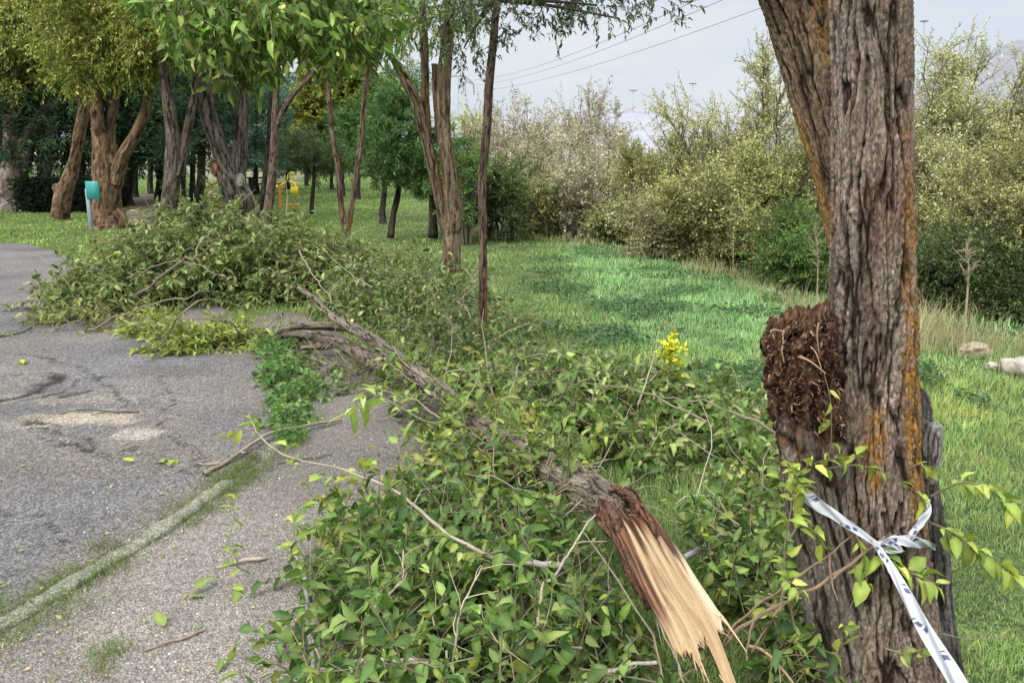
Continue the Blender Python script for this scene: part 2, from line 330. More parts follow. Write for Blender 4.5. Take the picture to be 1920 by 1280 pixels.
def twigmesh(mb, rng, P, r0, r1, m=4, col=TW):
    k = P.shape[1]; R = np.linspace(r0, r1, k)[None] * (.7 + .6 * rng.random((len(P), 1)))
    v, f = tubes(P, R, m); c = np.repeat(np.array(col)[None] * np.exp(rng.normal(0, .2, (len(P), 1))), k * m, 0); mb.add(v, f, c)

GREY = ((.035, .027, .022), (.16, .125, .10), (.27, .225, .19))
WARM = ((.035, .022, .013), (.19, .12, .07), (.31, .215, .135))
DARK = ((.015, .012, .010), (.055, .045, .038), (.10, .085, .07))
REDB = ((.03, .02, .014), (.15, .105, .075), (.25, .185, .14))
def lichen(thr=.15, sidev=(1, 0, 0), k=.6, col=(.36, .17, .02), zlo=-9, fs=3.0):
    sidev = np.array(sidev, float)
    def fn(V, D, h, c):
        m = fbm(V * np.array([fs, fs, fs * .45]) + 3, 3) + k * (D @ sidev) - thr
        m = sstep(0, .25, m) * sstep(.15, .5, h) * (V[..., 2] > zlo)
        m = m * (.3 + .7 * sstep(-.2, .4, fbm(V * np.array([25, 25, 12]), 3))); return mixc(c, np.array(col) * .75 * (.7 + .5 * h[..., None]), m * .85)
    return fn

# =================================================================== SETTING
def tri_fan_poly(poly, z, res, name, mt, colfn=None, origin=None):
    """fill a ground polygon with a fine grid clipped by its outline (bmesh)"""
    import bmesh
    bm = bmesh.new(); vs_ = [bm.verts.new((p[0], p[1], z)) for p in poly]; bm.faces.new(vs_); bmesh.ops.triangulate(bm, faces=bm.faces)
    P = np.array(poly); lo, hi = P.min(0), P.max(0)
    for ax in (0, 1):
        c = lo[ax] + res
        while c < hi[ax]:
            no = (1, 0, 0) if ax == 0 else (0, 1, 0); co = (c, 0, 0) if ax == 0 else (0, c, 0)
            bmesh.ops.bisect_plane(bm, geom=bm.verts[:] + bm.edges[:] + bm.faces[:], plane_co=co, plane_no=no); c += res
    me = bpy.data.meshes.new(name); bm.to_mesh(me); bm.free()
    V = np.zeros(len(me.vertices) * 3); me.vertices.foreach_get('co', V); V = V.reshape(-1, 3)
    c = colfn(V) if colfn is not None else np.ones((len(V), 3))
    a = me.color_attributes.new('Col', 'FLOAT_COLOR', 'POINT'); a.data.foreach_set('color', np.hstack([c, np.ones((len(c), 1))]).astype(np.float32).ravel())
    me.materials.append(mt); o = bpy.data.objects.new(name, me); COL.objects.link(o); return structure(o)
def G(u, v): return tuple(gp(u, v)[:2])
def inpoly(X, poly):
    x, y = X[:, 0], X[:, 1]; r = np.zeros(len(X), bool); P = np.array(poly); j = len(P) - 1
    for i in range(len(P)):
        xi, yi, xj, yj = *P[i], *P[j]; c = ((yi > y) != (yj > y)) & (x < (xj - xi) * (y - yi) / (yj - yi + 1e-12) + xi); r ^= c; j = i
    return r
def curve2(pts, n): return [tuple(p) for p in smooth(np.array(pts), n)]
# kerb line (road edge) from behind the photographer to the heap and beyond
kerb_px = [(-700, 1500), (-200, 1270), (0, 1180), (150, 1090), (300, 1000), (420, 915), (500, 858), (545, 800), (560, 740), (545, 690), (510, 640), (470, 610)]
kerb_line = curve2([G(*p) for p in kerb_px], 90)
road_far = curve2([G(*p) for p in [(470, 610), (380, 560), (250, 530), (160, 510), (125, 482), (70, 463), (0, 455), (-300, 450), (-900, 452)]], 50)
road_poly = kerb_line + road_far[1:] + [(-22, 6), (-22, -6), (kerb_line[0][0] - 1, -6)]
walk_in = [(x + .07, y - .05) for x, y in kerb_line]
walk_out = curve2([G(*p) for p in [(470, 610), (500, 588), (570, 592), (655, 636), (760, 700), (850, 760), (930, 850), (960, 960), (900, 1120), (850, 1300), (800, 1500)]], 60)
walk_poly = [(x, y) for x, y in kerb_line] + walk_out[1:] + [(walk_out[-1][0], -3), (kerb_line[0][0], -3)]

# ground sheet to the horizon
gx = np.concatenate([-np.geomspace(900, 12, 16), np.linspace(-10, 10, 90), np.geomspace(12, 900, 16)])
gy = np.concatenate([[-60, -20, -6], np.linspace(-3, 20, 100), np.geomspace(22, 1800, 26)])
X, Y = np.meshgrid(gx, gy, indexing='ij')
def ground_z(x, y):
    z = -.012 + .03 * (fbm(np.stack([x * .6, y * .6, 0 * x], -1), 2)) * sstep(1, 4, x + .15 * (y - 4)) * (y < 60)
    return np.minimum(z, .03) - .02
Z = ground_z(X, Y)
nx_, ny_ = X.shape; idx = np.arange(nx_ * ny_).reshape(nx_, ny_)
g = MB().add(np.stack([X, Y, Z], -1).reshape(-1, 3), np.stack([idx[:-1, :-1], idx[1:, :-1], idx[1:, 1:], idx[:-1, 1:]], -1).reshape(-1, 4))
structure(g.build('ground', SOIL))

def seg_dist(X, pts):
    d = np.full(len(X), 1e9)
    for a, b in zip(pts[:-1], pts[1:]):
        a = np.array(a); b = np.array(b); ab = b - a; t = np.clip(((X[:, :2] - a) @ ab) / (ab @ ab + 1e-9), 0, 1)
        d = np.minimum(d, np.linalg.norm(X[:, :2] - a - t[:, None] * ab, axis=1))
    return d
ROADFINE = None
def roadcol(V):
    c = np.ones((len(V), 3)) * (1 + .13 * fbm(V * 1.3, 3) + .10 * fbm(V * 14, 3))[:, None]; c = mixc(c, c * np.array((1.12, 1.05, .95)), sstep(-.2, .5, fbm(V * .9 + 40, 3)))
    for (u, v, rx, ry, col) in [(170, 785, .42, .16, (2.2, 1.95, 1.5)), (150, 750, .7, .12, (1.6, 1.5, 1.3)), (265, 815, .18, .12, (2.1, 1.95, 1.7)), (60, 800, .4, .07, (1.4, 1.35, 1.2)), (230, 735, .35, .10, (1.25, 1.22, 1.15)), (30, 600, .8, .5, (.82, .82, .85)), (300, 700, .5, .2, (.9, .88, .88))]:
        p = gp(u, v); q = ((V[:, 0] - p[0]) / rx) ** 2 + ((V[:, 1] - p[1]) / ry) ** 2 + 1.1 * fbm(V * 5, 3)
        c = mixc(c, np.array(col), sstep(1.2, .3, q) * .9)
    for ln, lw_ in [([(-60, 762), (20, 748), (75, 735), (110, 705)], .05), ([(60, 752), (110, 742), (170, 735)], .018), ([(0, 705), (110, 700)], .010), ([(60, 790), (150, 822), (180, 850), (215, 868)], .014), ([(0, 812), (60, 806), (140, 845), (175, 850)], .010), ([(110, 742), (150, 715), (190, 700)], .012), ([(-80, 660), (60, 668), (160, 690), (240, 760)], .008), ([(300, 700), (330, 760), (300, 800), (380, 880)], .008), ([(420, 905), (330, 880), (250, 840), (215, 868)], .010), ([(0, 960), (90, 985), (150, 1060)], .007)]:
        w = V + .07 * np.stack([fbm(V * 5, 4), fbm(V * 5 + 9, 4), 0 * V[:, 0]], -1)
        d = seg_dist(w, [G(*p) for p in ln]); c = mixc(c, np.array((.22, .20, .19)), sstep(lw_ * 1.6, lw_ * .5, d + .012 * fbm(V * 20, 2)))
    d = seg_dist(V, kerb_line); c = mixc(c, np.array((1.05, .95, .8)), .6 * sstep(.35, .05, d + .1 * fbm(V * 4, 2)))
    return c
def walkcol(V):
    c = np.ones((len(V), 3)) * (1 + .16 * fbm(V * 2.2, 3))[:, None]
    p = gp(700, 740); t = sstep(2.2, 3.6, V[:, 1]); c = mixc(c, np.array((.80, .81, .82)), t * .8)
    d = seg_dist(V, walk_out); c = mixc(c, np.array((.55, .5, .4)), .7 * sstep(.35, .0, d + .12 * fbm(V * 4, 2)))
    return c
tri_fan_poly(road_poly, .004, .09 if True else .3, 'road', ASPH, roadcol)
fx, fy = np.meshgrid(np.arange(-7, .6, .026), np.arange(1.2, 9.8, .026), indexing='ij'); fv = np.stack([fx, fy, 0 * fx], -1); fn_ = fx.size; sh0 = fx.shape
ins = inpoly(fv.reshape(-1, 3), road_poly).reshape(sh0); ok_ = ins[:-1, :-1] & ins[1:, :-1] & ins[:-1, 1:] & ins[1:, 1:]; ix = np.arange(fn_).reshape(sh0)
qf = np.stack([ix[:-1, :-1], ix[1:, :-1], ix[1:, 1:], ix[:-1, 1:]], -1)[ok_]; fv = fv.reshape(-1, 3); us = np.unique(qf); rm = np.zeros(fn_, int); rm[us] = np.arange(len(us)); fv = fv[us]; cf_ = roadcol(fv)
fv[:, 2] = .0085 + .0035 * fbm(fv * 2.5, 4) - .006 * (cf_.mean(1) < .6)
structure(MB().add(fv, rm[qf], cf_).build('road_surface', ASPH))
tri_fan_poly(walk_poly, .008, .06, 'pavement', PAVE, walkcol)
# kerb: a low worn concrete edging, a few cm proud
kp = np.array(smooth(np.array(kerb_line)[:76], 900)); kt = nrm(np.gradient(kp, axis=0)); kn = np.stack([kt[:, 1], -kt[:, 0]], 1)
prof = [(-.045, -.02), (-.041, .018), (-.03, .028), (0, .031), (.03, .028), (.041, .018), (.045, -.02)]
kv = np.array([[(*(p + n_ * a), b) for a, b in prof] for p, n_ in zip(kp, kn)])
kv = kv + .011 * np.stack([fbm(kv * 9, 3), fbm(kv * 9 + 4, 3), .8 * fbm(kv * 6 + 8, 3)], -1)
gap = -.12 + fbm(kp[:, None, :].repeat(1, 1) @ np.array([[1, 0, 0], [0, 1, 0]]) * 1.6 + 2, 2)[:, 0]
kv[..., 2] -= (.03 * sstep(.10, .4, gap))[:, None]; ksl = np.concatenate([[0], np.cumsum(np.linalg.norm(np.diff(kp, axis=0), axis=1))]); kv[..., 2] -= (.022 * (np.abs((ksl / .5) % 1 - .5) > .482))[:, None]
ii = np.arange(900 * 7).reshape(900, 7)
structure(MB().add(kv.reshape(-1, 3), np.stack([ii[:-1, :-1], ii[:-1, 1:], ii[1:, 1:], ii[1:, :-1]], -1).reshape(-1, 4)).build('kerb', KERB))
# dirt path between the left trees
path_poly = [G(*p) for p in [(232, 422), (290, 424), (312, 388), (338, 366), (330, 356), (285, 358), (245, 375), (238, 400)]]
tri_fan_poly(path_poly, .012, .8, 'path', PATHM)
# distant land; the blue-grey in its colour stands in for haze
def ridge(name, Y0, prof_uv, depth_, col):
    P = smooth(np.array(prof_uv, float), 120); n = len(P); rows = []
    rr = np.random.default_rng(3)
    top = np.array([pt(u, v, Y0) for u, v in P]); top[:, 2] += fbm(top * np.array([.03, 0, 0]) + 3, 3) * Y0 * .003
    front = top.copy(); front[:, 1] -= depth_; front[:, 2] = -1; back = top.copy(); back[:, 1] += depth_; back[:, 2] = -1
    mids = top * .55 + front * .45; mids[:, 2] = top[:, 2] * .72
    V = np.stack([front, mids, top, back], 1); ix = np.arange(n * 4).reshape(n, 4)
    return structure(MB().add(V.reshape(-1, 3), np.stack([ix[:-1, :-1], ix[:-1, 1:], ix[1:, 1:], ix[1:, :-1]], -1).reshape(-1, 4), col).build(name, FARM))
ridge('hills', 900, [(1500, 250), (1640, 190), (1780, 140), (1850, 100), (1930, 72), (2100, 60), (2400, 90)], 300, (.20, .20, .22))
ridge('plateau', 320, [(650, 250), (800, 235), (950, 214), (1100, 207), (1250, 208), (1380, 210), (1500, 220), (1700, 230), (2000, 240)], 120, (.27, .27, .30))

# =================================================================== MAIN TREE
rng = np.random.default_rng(11)
def ax(u, v, Yd, w): p = pt(u, v, Yd); return (*p, rad(p, w))
TY = 1.95
base = np.array([*pt(1650, 1300, TY)[:2], 0.0])
main = thing('broken_tree', 'large rough barked tree in the right foreground tied with striped tape', 'tree', base)
def main_lich(V, D, h, c):
    rt = D @ np.array([.9, -.44, 0]); n = fbm(V * np.array([7, 7, 2.2]) + 2, 3)
    z = V[..., 2]
    m = sstep(.62, .80, rt + .16 * n) * sstep(-.1, .4, n + .5) * sstep(.50, .75, z) * (1 - sstep(1.45, 1.8, z))
    lf = D @ np.array([-.93, .36, 0]); m2 = sstep(.75, .95, lf + .2 * n) * sstep(1.25, 1.4, z) * sstep(.0, .4, n + .1) * .6
    strip = np.exp(-((V[..., 0] - pt(1650, 840, TY - .12)[0] + .02 * n) / .018) ** 2) * sstep(.6, .7, z) * (1 - sstep(.93, 1.0, z)) * sstep(.2, .5, n + .45)
    strip2 = np.exp(-((V[..., 0] - pt(1600, 1100, TY - .12)[0] + .05 * n + (z - .4) * .1) / .016) ** 2) * (1 - sstep(.55, .65, z)) * sstep(.15, .5, n + .2)
    m = np.clip(m * .9 + m2 + strip + strip2 * .7, 0, 1) * sstep(.15, .6, h) * (.35 + .65 * sstep(-.3, .3, fbm(V * np.array([45, 45, 25]), 3)))
    c = mixc(c, np.array((.34, .165, .035)) * (.5 + .7 * h[..., None]), m)
    pale = sstep(.35, .75, fbm(V * np.array([6, 6, 1.5]) + 40, 3)); c = mixc(c, np.array((.32, .27, .23)), pale * .3 * sstep(.3, .8, h))
    c = mixc(c, np.array((.20, .085, .05)), .2 * sstep(.2, .7, fbm(V * np.array([5, 5, 2]) + 80, 3)) * sstep(.1, .5, h))
    return c
MAINC = ((.026, .017, .012), (.205, .152, .118), (.36, .29, .235))
sh_ = lambda L_: [(q[0] - .008, q[1], q[2], q[3] * .93) for q in L_]
p1 = [ax(1636, -700, TY + .1, 170), ax(1638, -250, TY, 152), ax(1638, 0, TY, 143), ax(1642, 200, TY, 145), ax(1644, 400, TY, 148), ax(1643, 600, TY, 154), ax(1640, 800, TY, 166), ax(1642, 1000, TY, 196), ax(1648, 1180, TY, 235), ax(1655, 1330, TY, 285), ax(1660, 1430, TY, 340)]
v_, f_, c_ = trunk(sh_(p1), 400, .0036, .018, .023, MAINC, 1, .05, 4.5, main_lich); MB().addt(v_, f_, c_).build('trunk', BARK, main)
p2 = [ax(1290, -700, TY + .3, 150), ax(1425, -250, TY + .2, 142), ax(1500, 0, TY + .12, 138), ax(1548, 170, TY + .08, 130), ax(1588, 330, TY + .06, 120), ax(1612, 480, TY + .05, 112), ax(1628, 640, TY + .05, 100), ax(1630, 800, TY + .05, 80)]
def stem_lich_shade(V, D, h, c):
    n = fbm(V * np.array([6, 6, 3]) + 12, 3); rt = D @ np.array([.9, -.3, 0])
    n4 = fbm(V * np.array([40, 40, 22]), 3); m = sstep(.25, .6, n + .25 * rt - .05) * sstep(.3, .7, h) * sstep(-.1, .4, n4) * .8; c = c * np.array((.74, .70, .62)); m = np.maximum(m, sstep(.7, .9, -rt + .15 * n) * (V[..., 2] < 1.75) * .7); m = np.maximum(m, sstep(.05, .45, D @ np.array([.9, -.44, 0]) + .5 * n) * (V[..., 2] > 1.85) * .75 * sstep(-.2, .3, n4))  # stem colour darkened to stand in for crevice shadow, with ochre lichen over it
    return mixc(c, np.array((.33, .19, .05)), m * .8)
p2 = [ax(1290, -700, TY + .45, 140), ax(1420, -250, TY + .34, 132), ax(1494, 0, TY + .36, 122), ax(1541, 170, TY + .29, 114), ax(1583, 330, TY + .20, 104), ax(1612, 480, TY + .12, 96), ax(1628, 640, TY + .10, 84), ax(1630, 800, TY + .08, 70)]
v_, f_, c_ = trunk(p2, 300, .0045, .015, .021, ((.024, .016, .011), (.19, .142, .105), (.33, .26, .20)), 2, .05, 4.5, stem_lich_shade); MB().addt(v_, f_, c_).build('second_stem', BARK, main)
# crown of the main tree, high above the frame: limbs with leaves
topp = [np.array(p1[0][:3]), np.array(p2[0][:3])]
# broken stub on the left: rotten face toward the camera
def stub(path, nseg, ds, seed, rot, jag, topz):
    v, f, c = trunk(path, nseg, ds, .012, .03, ((.022, .017, .013), (.165, .132, .108), (.29, .245, .205)), seed, .16, 6)
    q = v.copy(); k = fbm(q * np.array([38, 38, 9]) + 9, 4) + .5 * fbm(q * 9 + 2, 3)
    m = rot(v)
    col = mixc(mixc((.026, .012, .008), (.17, .095, .058), sstep(-.4, .6, k)), (.26, .17, .10), sstep(.55, .9, fbm(q * np.array([40, 40, 14]), 2)))
    c = mixc(c, col, m); ctr = np.array(path)[:, :3]
    n3 = fbm(q * np.array([17, 17, 12]), 4); fib = cells(q / np.array([.012, .012, .045]) + .4 * fbm(q * 20, 2)[:, None])
    off = (.026 * n3 + .012 * (fib - .35) + .006 * fbm(q * 60, 2) - .006) * m
    dv = v.copy(); i = np.argmin(np.abs(ctr[:, None, 2] - v[None, :, 2]), 0); dv = nrm((v - ctr[i]) * np.array([1, 1, 0])); v = v + dv * off[:, None]
    t = v[:, 2] > topz - .09; v[t, 2] += (jag * fbm(v[t] * np.array([18, 18, 0]) + 4, 3) + .28 * (v[t, 0] - path[0][0]) - .02) * sstep(topz - .09, topz, v[t, 2])
    return MB().addt(v, f, c)
SY = TY - .02
ps = [ax(1500, 600, SY, 118), ax(1497, 640, SY, 130), ax(1502, 720, SY, 128), ax(1520, 830, SY, 118), ax(1540, 950, SY, 118), ax(1572, 1080, SY, 130), ax(1595, 1200, SY, 150), ax(1610, 1330, SY, 190), ax(1615, 1420, SY, 230)]
zs = pt(1495, 590, SY)[2]
def rotm(v):
    u, w = v[:, 0], v[:, 2]; zlo = pt(1500, 850, SY)[2]; k = fbm(v * 9, 3)
    return np.clip(sstep(zlo - .03, zlo + .06, w + .15 * k + .12 * (u - pt(1490, 800, SY)[0])), 0, 1)
sb = stub(ps, 220, .0045, 5, rotm, .02, zs); so = sb.build('broken_stub', BARK, main)
cS = np.array([*pt(1497, 600, SY)[:2], zs]); RS = rad(pt(1497, 600, SY), 124); nr, nt = 60, 200
rr_, tt_ = np.meshgrid(np.linspace(.02, 1, nr), np.arange(nt) * 2 * math.pi / nt, indexing='ij')
q = np.stack([np.cos(tt_) * rr_ * RS, np.sin(tt_) * rr_ * RS, 0 * rr_], -1)
hz_ = .055 * np.maximum(fbm(q * 17 + 3, 3), -.3) + .030 * (cells(q / .02 + 5) - .3) + .010 * fbm(q * 90, 2) + q[..., 0] * .28 + .014
edge = sstep(.80, 1.0, rr_); V = cS + q * (1 + .10 * edge * fbm(q * 25, 3))[..., None]; V[..., 2] = cS[2] + hz_ - edge * .055 * (1 + fbm(q * 30 + 7, 2)) - .012
kk = fbm(q * 60, 4); cc0 = mixc(mixc((.03, .014, .009), (.17, .095, .058), sstep(-.5, .5, kk)), (.27, .18, .11), .8 * sstep(.35, .8, fbm(q * 130 + 5, 2)))
ix = np.arange(nr * nt).reshape(nr, nt); MB().add(V.reshape(-1, 3), np.stack([ix[:-1], ix[1:], np.roll(ix[1:], -1, 1), np.roll(ix[:-1], -1, 1)], -1).reshape(-1, 4), cc0.reshape(-1, 3)).build('rotten_top', BARK, main)
n = 2600; zz = rng.uniform(pt(0, 850, SY)[2], zs + .01, n); cc = np.array([np.interp(zz, [p[2] for p in ps][::-1], [p[i] for p in ps][::-1]) for i in (0, 1, 3)]).T
an = rng.uniform(-math.pi, .2, n); X = np.stack([cc[:, 0] + np.cos(an) * cc[:, 2] * 1.03, cc[:, 1] + np.sin(an) * cc[:, 2] * 1.03, zz], 1); nn = np.stack([np.cos(an), np.sin(an), 0 * an], 1)
m = fbm(X * 12 + 3, 2) + 2.2 * (zz - pt(0, 800, SY)[2]) / .3 > rng.normal(.1, .25, n); X, nn = X[m], nn[m]; n = len(X)
cp = np.array([(.035, .018, .012), (.09, .045, .028), (.15, .08, .05), (.24, .15, .09), (.05, .025, .016)])[rng.integers(0, 5, n)] * (.7 + .6 * rng.random((n, 1)))
o = MB().add(*leaves(X, nn * .5 + rng.normal(0, .55, (n, 3)) + np.array([0, 0, -.4]), nn + rng.normal(0, .5, (n, 3)), (.006 + .016 * rng.random(n) ** 2), .14 + .28 * rng.random(n), cp, True, .3)).build('wood_crumbs', WOOD, main); o['kind'] = 'stuff'
for (q0, q1, q2, r_) in [((1498, 668), (1520, 678), (1548, 700), .0035), ((1520, 650), (1530, 662), (1540, 690), .003), ((1470, 640), (1466, 655), (1470, 680), .003), ((1445, 622), (1452, 618), (1470, 622), .003), ((1535, 605), (1532, 630), (1536, 660), .004)]:
    P = smooth(np.array([pt(*q, SY - .100 - .006 * k) for k, q in enumerate((q0, q1, q2))]), 8)[None]; mb = MB(); twigmesh(mb, rng, P, r_, r_ * .4, 5, (.36, .24, .14)); mb.build('splinter', WOOD, main)
# weathered stub behind on the right
pr = [ax(1712, 725, TY + .12, 24), ax(1712, 750, TY + .12, 50), ax(1712, 850, TY + .12, 74), ax(1716, 960, TY + .1, 84), ax(1722, 1080, TY + .1, 100), ax(1722, 1200, TY + .08, 118), ax(1725, 1320, TY + .05, 150)]
v_, f_, c_ = trunk(pr, 160, .006, .014, .028, ((.012, .011, .010), (.065, .058, .052), (.17, .155, .14)), 8, .2, 6)
mb = MB().addt(v_, f_, c_)
mb.build('weathered_stub', BARK, main)
pc = [ax(1742, 905, TY + .05, 20), ax(1748, 860, TY + .05, 34), ax(1751, 820, TY + .05, 34), ax(1752, 795, TY + .05, 24)]
v_, f_, c_ = trunk(pc, 60, .006, .006, .02, ((.06, .055, .05), (.25, .23, .21), (.38, .36, .33)), 9, .25, 5); MB().addt(v_, f_, c_).build('grey_splinter', BARK, main)
# ivy-like suckers (own leafy shoots of the trunk)
YG = [(.20, .24, .05), (.15, .20, .04), (.25, .27, .065), (.10, .15, .03)]
def shoot(pts, per, L, pal, parent, r=.003, W=.5, sub=0, name='leafy_shoot', col=(.2, .17, .1)):
    P = smooth(np.array([pt(*p) for p in pts]), 14)[None]; a = MB(); twigmesh(a, rng, P, r, r * .35, 5, col)
    X = [P]
    if sub:
        Xs, D, s = along(rng, P, sub, .15); d = nrm(D * .6 + nrm(np.cross(D, [0, 0, 1.])) * s * .8 + rng.normal(0, .25, D.shape)); Q = grow(rng, Xs, d, .10 + .10 * rng.random(len(Xs)), 14, .08, .04)
        twigmesh(a, rng, Q, r * .5, r * .25, 4, col); X.append(Q)
    o = a.build(name, TWIG, parent)
    b = MB()
    for q, k in zip(X, (per, max(3, per // 2))): b.add(*dress(rng, q, k, L, W, pal, True, .25, .9))
    b.build('leaves', LEAF, o) if False else b.build('leaves', LEAF, parent)
shoot([(1745, 930, 1.95), (1800, 905, 1.9), (1850, 915, 1.85), (1905, 960, 1.8)], 21, .062, YG, main)
shoot([(1735, 975, 1.9), (1790, 1000, 1.82), (1840, 1035, 1.78), (1900, 1075, 1.75)], 32, .064, YG, main)
shoot([(1625, 1010, 1.80), (1660, 1045, 1.76), (1700, 1070, 1.73), (1760, 1095, 1.7)], 24, .058, YG, main)
shoot([(1600, 985, 1.80), (1618, 1040, 1.76), (1625, 1095, 1.74)], 11, .062, YG, main)
shoot([(1480, 1010, 1.80), (1500, 985, 1.8), (1530, 1000, 1.78), (1550, 1030, 1.76)], 9, .05, YG, main)
shoot([(1490, 1180, 1.8), (1470, 1050, 1.8), (1485, 940, 1.8), (1478, 870, 1.82)], 22, .052, YG, main, .004, .5, 4)
shoot([(1580, 1230, 1.72), (1578, 1180, 1.72), (1590, 1170, 1.7)], 5, .05, YG, main)
shoot([(1660, 1215, 1.7), (1700, 1225, 1.68), (1745, 1210, 1.66)], 7, .05, YG, main)
shoot([(1540, 880, 1.83), (1600, 872, 1.8), (1660, 885, 1.8), (1720, 925, 1.8), (1735, 950, 1.8)], 14, .045, YG, main, .0018)
shoot([(1545, 700, 1.83), (1558, 760, 1.83), (1556, 850, 1.83), (1535, 900, 1.82)], 7, .04, YG, main, .0016)
shoot([(1700, 880, 1.83), (1725, 870, 1.83), (1760, 880, 1.83)], 5, .05, YG, main, .0016)

# barrier tape: loop round the trunk, knot, and the long strand towards the camera
tape = thing('barrier_tape', 'white and blue barrier tape knotted round the big tree and trailing out below', 'tape', tuple(pt(1650, 1020, 1.78)))
def ribbon(ctrl, w, n, name, twist=0, seed=1, fold=.55):
    P = smooth(np.array(ctrl), n); s = np.linspace(0, 1, n); T = nrm(np.gradient(P[:, :3], axis=0))
    V0 = nrm(P[:, :3] - CAM); A = nrm(np.cross(T, V0)); B = np.cross(A, T)
    a = twist * np.sin(s * 7 + seed); A2 = A * np.cos(a)[:, None] + B * np.sin(a)[:, None]; B2 = np.cross(A2, T)
    W = P[:, 3]; k = 13; tt = np.linspace(-1, 1, k)
    V = P[:, None, :3] + A2[:, None] * (tt[None, :, None] * W[:, None, None]) + B2[:, None] * (W[:, None] * fold * np.sin(tt[None] * 3.5 + 3 * s[:, None] * 5 + seed) * .6)[..., None]
    L = np.concatenate([[0], np.cumsum(np.linalg.norm(np.diff(P[:, :3], axis=0), axis=1))])
    Lx = L[:, None] + 0 * tt; ph = (Lx / .21) % 1; row = tt[None] + 0 * Lx
    blue = ((ph > .04) & (ph < .26) & (np.abs(row + .25 + .35 * np.sin(Lx * 90)) < .38) & (np.sin(Lx * 250 + 2.5 * row) > -.45)) | ((ph > .55) & (ph < .68) & (np.abs(row - .45) < .3) & (np.sin(Lx * 300 - 2 * row) > -.5))
    c = mixc(np.array((.44, .45, .48)) + 0 * V, (.02, .02, .09), blue * .92)
    ix = np.arange(n * k).reshape(n, k); th = .0006
    f = np.stack([ix[:-1, :-1], ix[:-1, 1:], ix[1:, 1:], ix[1:, :-1]], -1).reshape(-1, 4)
    return MB().add(V.reshape(-1, 3), f, c.reshape(-1, 3)).build(name, PLASTIC, tape)
def tp(u, v, Yd, w): p = pt(u, v, Yd); return (*p, rad(p, w) * .85)
ribbon([tp(1495, 905, 1.92, 14), tp(1520, 935, 1.80, 30), tp(1560, 962, 1.77, 22), tp(1600, 990, 1.755, 18), tp(1645, 1020, 1.74, 12)], 0, 160, 'wrapped_band', .3, 2)
ribbon([tp(1645, 1020, 1.74, 14), tp(1690, 1012, 1.75, 26), tp(1725, 1018, 1.79, 22), tp(1755, 1026, 1.86, 14)], 0, 120, 'wrapped_band', .5, 5)
ribbon([tp(1700, 1015, 1.78, 10), tp(1718, 990, 1.80, 16), tp(1735, 960, 1.86, 22), tp(1740, 935, 1.93, 12)], 0, 90, 'wrapped_band', .6, 8)
ribbon([tp(1640, 1018, 1.74, 12), tp(1672, 1065, 1.68, 18), tp(1700, 1115, 1.62, 25), tp(1738, 1185, 1.50, 31), tp(1790, 1270, 1.38, 38), tp(1850, 1370, 1.24, 44), tp(1930, 1500, 1.1, 50)], 0, 500, 'trailing_strand', .22, 1)
ribbon([tp(1650, 1022, 1.74, 6), tp(1668, 1016, 1.72, 12), tp(1690, 1032, 1.72, 9), tp(1672, 1034, 1.725, 8), tp(1645, 1024, 1.73, 10), tp(1635, 1008, 1.735, 5)], 0, 120, 'knot', .8, 4)

# =================================================================== FALLEN TREE
def gz(u, v, z): return gp(u, v, z)
def fz(u, v, z, w): p = gz(u, v, z); return (*p, rad(p, w))
fallen = thing('fallen_tree', 'fallen tree trunk lying diagonally across the pavement with a pale splintered end', 'fallen tree', (*gp(900, 850)[:2], 0))
FBK = ((.03, .023, .017), (.17, .137, .105), (.31, .26, .21))
def fl(V, D, h, c):
    n = fbm(V * 6, 3); return mixc(c, np.array((.26, .21, .09)), .55 * sstep(.2, .6, n) * sstep(.3, .7, h))
fp = [fz(559, 540, .55, 8), fz(588, 558, .50, 11), fz(624, 594, .42, 15), fz(660, 614, .38, 22), fz(696, 637, .36, 30), fz(750, 677, .34, 36), fz(804, 716, .32, 40), fz(850, 755, .30, 46), fz(900, 800, .28, 54), fz(955, 838, .28, 60), fz(1014, 866, .28, 66), fz(1062, 896, .29, 72), fz(1115, 926, .31, 80), fz(1145, 945, .325, 80), fz(1162, 960, .33, 50)]
fp = [(*q[:3], q[3] * (.74 if q[1] > 3.0 else .84)) for q in fp]
v_, f_, c_ = trunk(fp, 130, .007, .012, .016, FBK, 21, .14, 4, fl); MB().addt(v_, f_, c_).build('trunk', BARK, fallen)
limbs = [
 [fz(690, 632, .35, 20), fz(660, 616, .30, 17), fz(610, 612, .28, 15), fz(563, 612, .25, 12), fz(520, 622, .2, 8)],
 [fz(880, 772, .26, 26), fz(800, 720, .22, 34), fz(730, 690, .18, 34), fz(690, 672, .16, 30), fz(642, 645, .15, 24), fz(588, 630, .14, 20), fz(545, 626, .12, 15), fz(500, 640, .08, 8)],
 [fz(700, 684, .15, 20), fz(640, 650, .12, 14), fz(600, 650, .10, 12), fz(565, 653, .08, 9)],
 [fz(900, 805, .25, 18), fz(925, 770, .22, 14), fz(905, 730, .3, 9), fz(880, 700, .35, 5)],
 [fz(960, 835, .24, 24), fz(925, 800, .16, 26), fz(890, 775, .12, 22), fz(850, 735, .1, 12)],
 [fz(940, 830, .3, 16), fz(1000, 760, .25, 12), fz(1080, 720, .22, 8), fz(960, 690, .2, 4)],
]
for i, l in enumerate(limbs[:5]):
    v_, f_, c_ = trunk(l, 40, .015, .008, .02, FBK, 30 + i, .14, 4, fl); MB().addt(v_, f_, c_).build('limb', BARK, fallen)
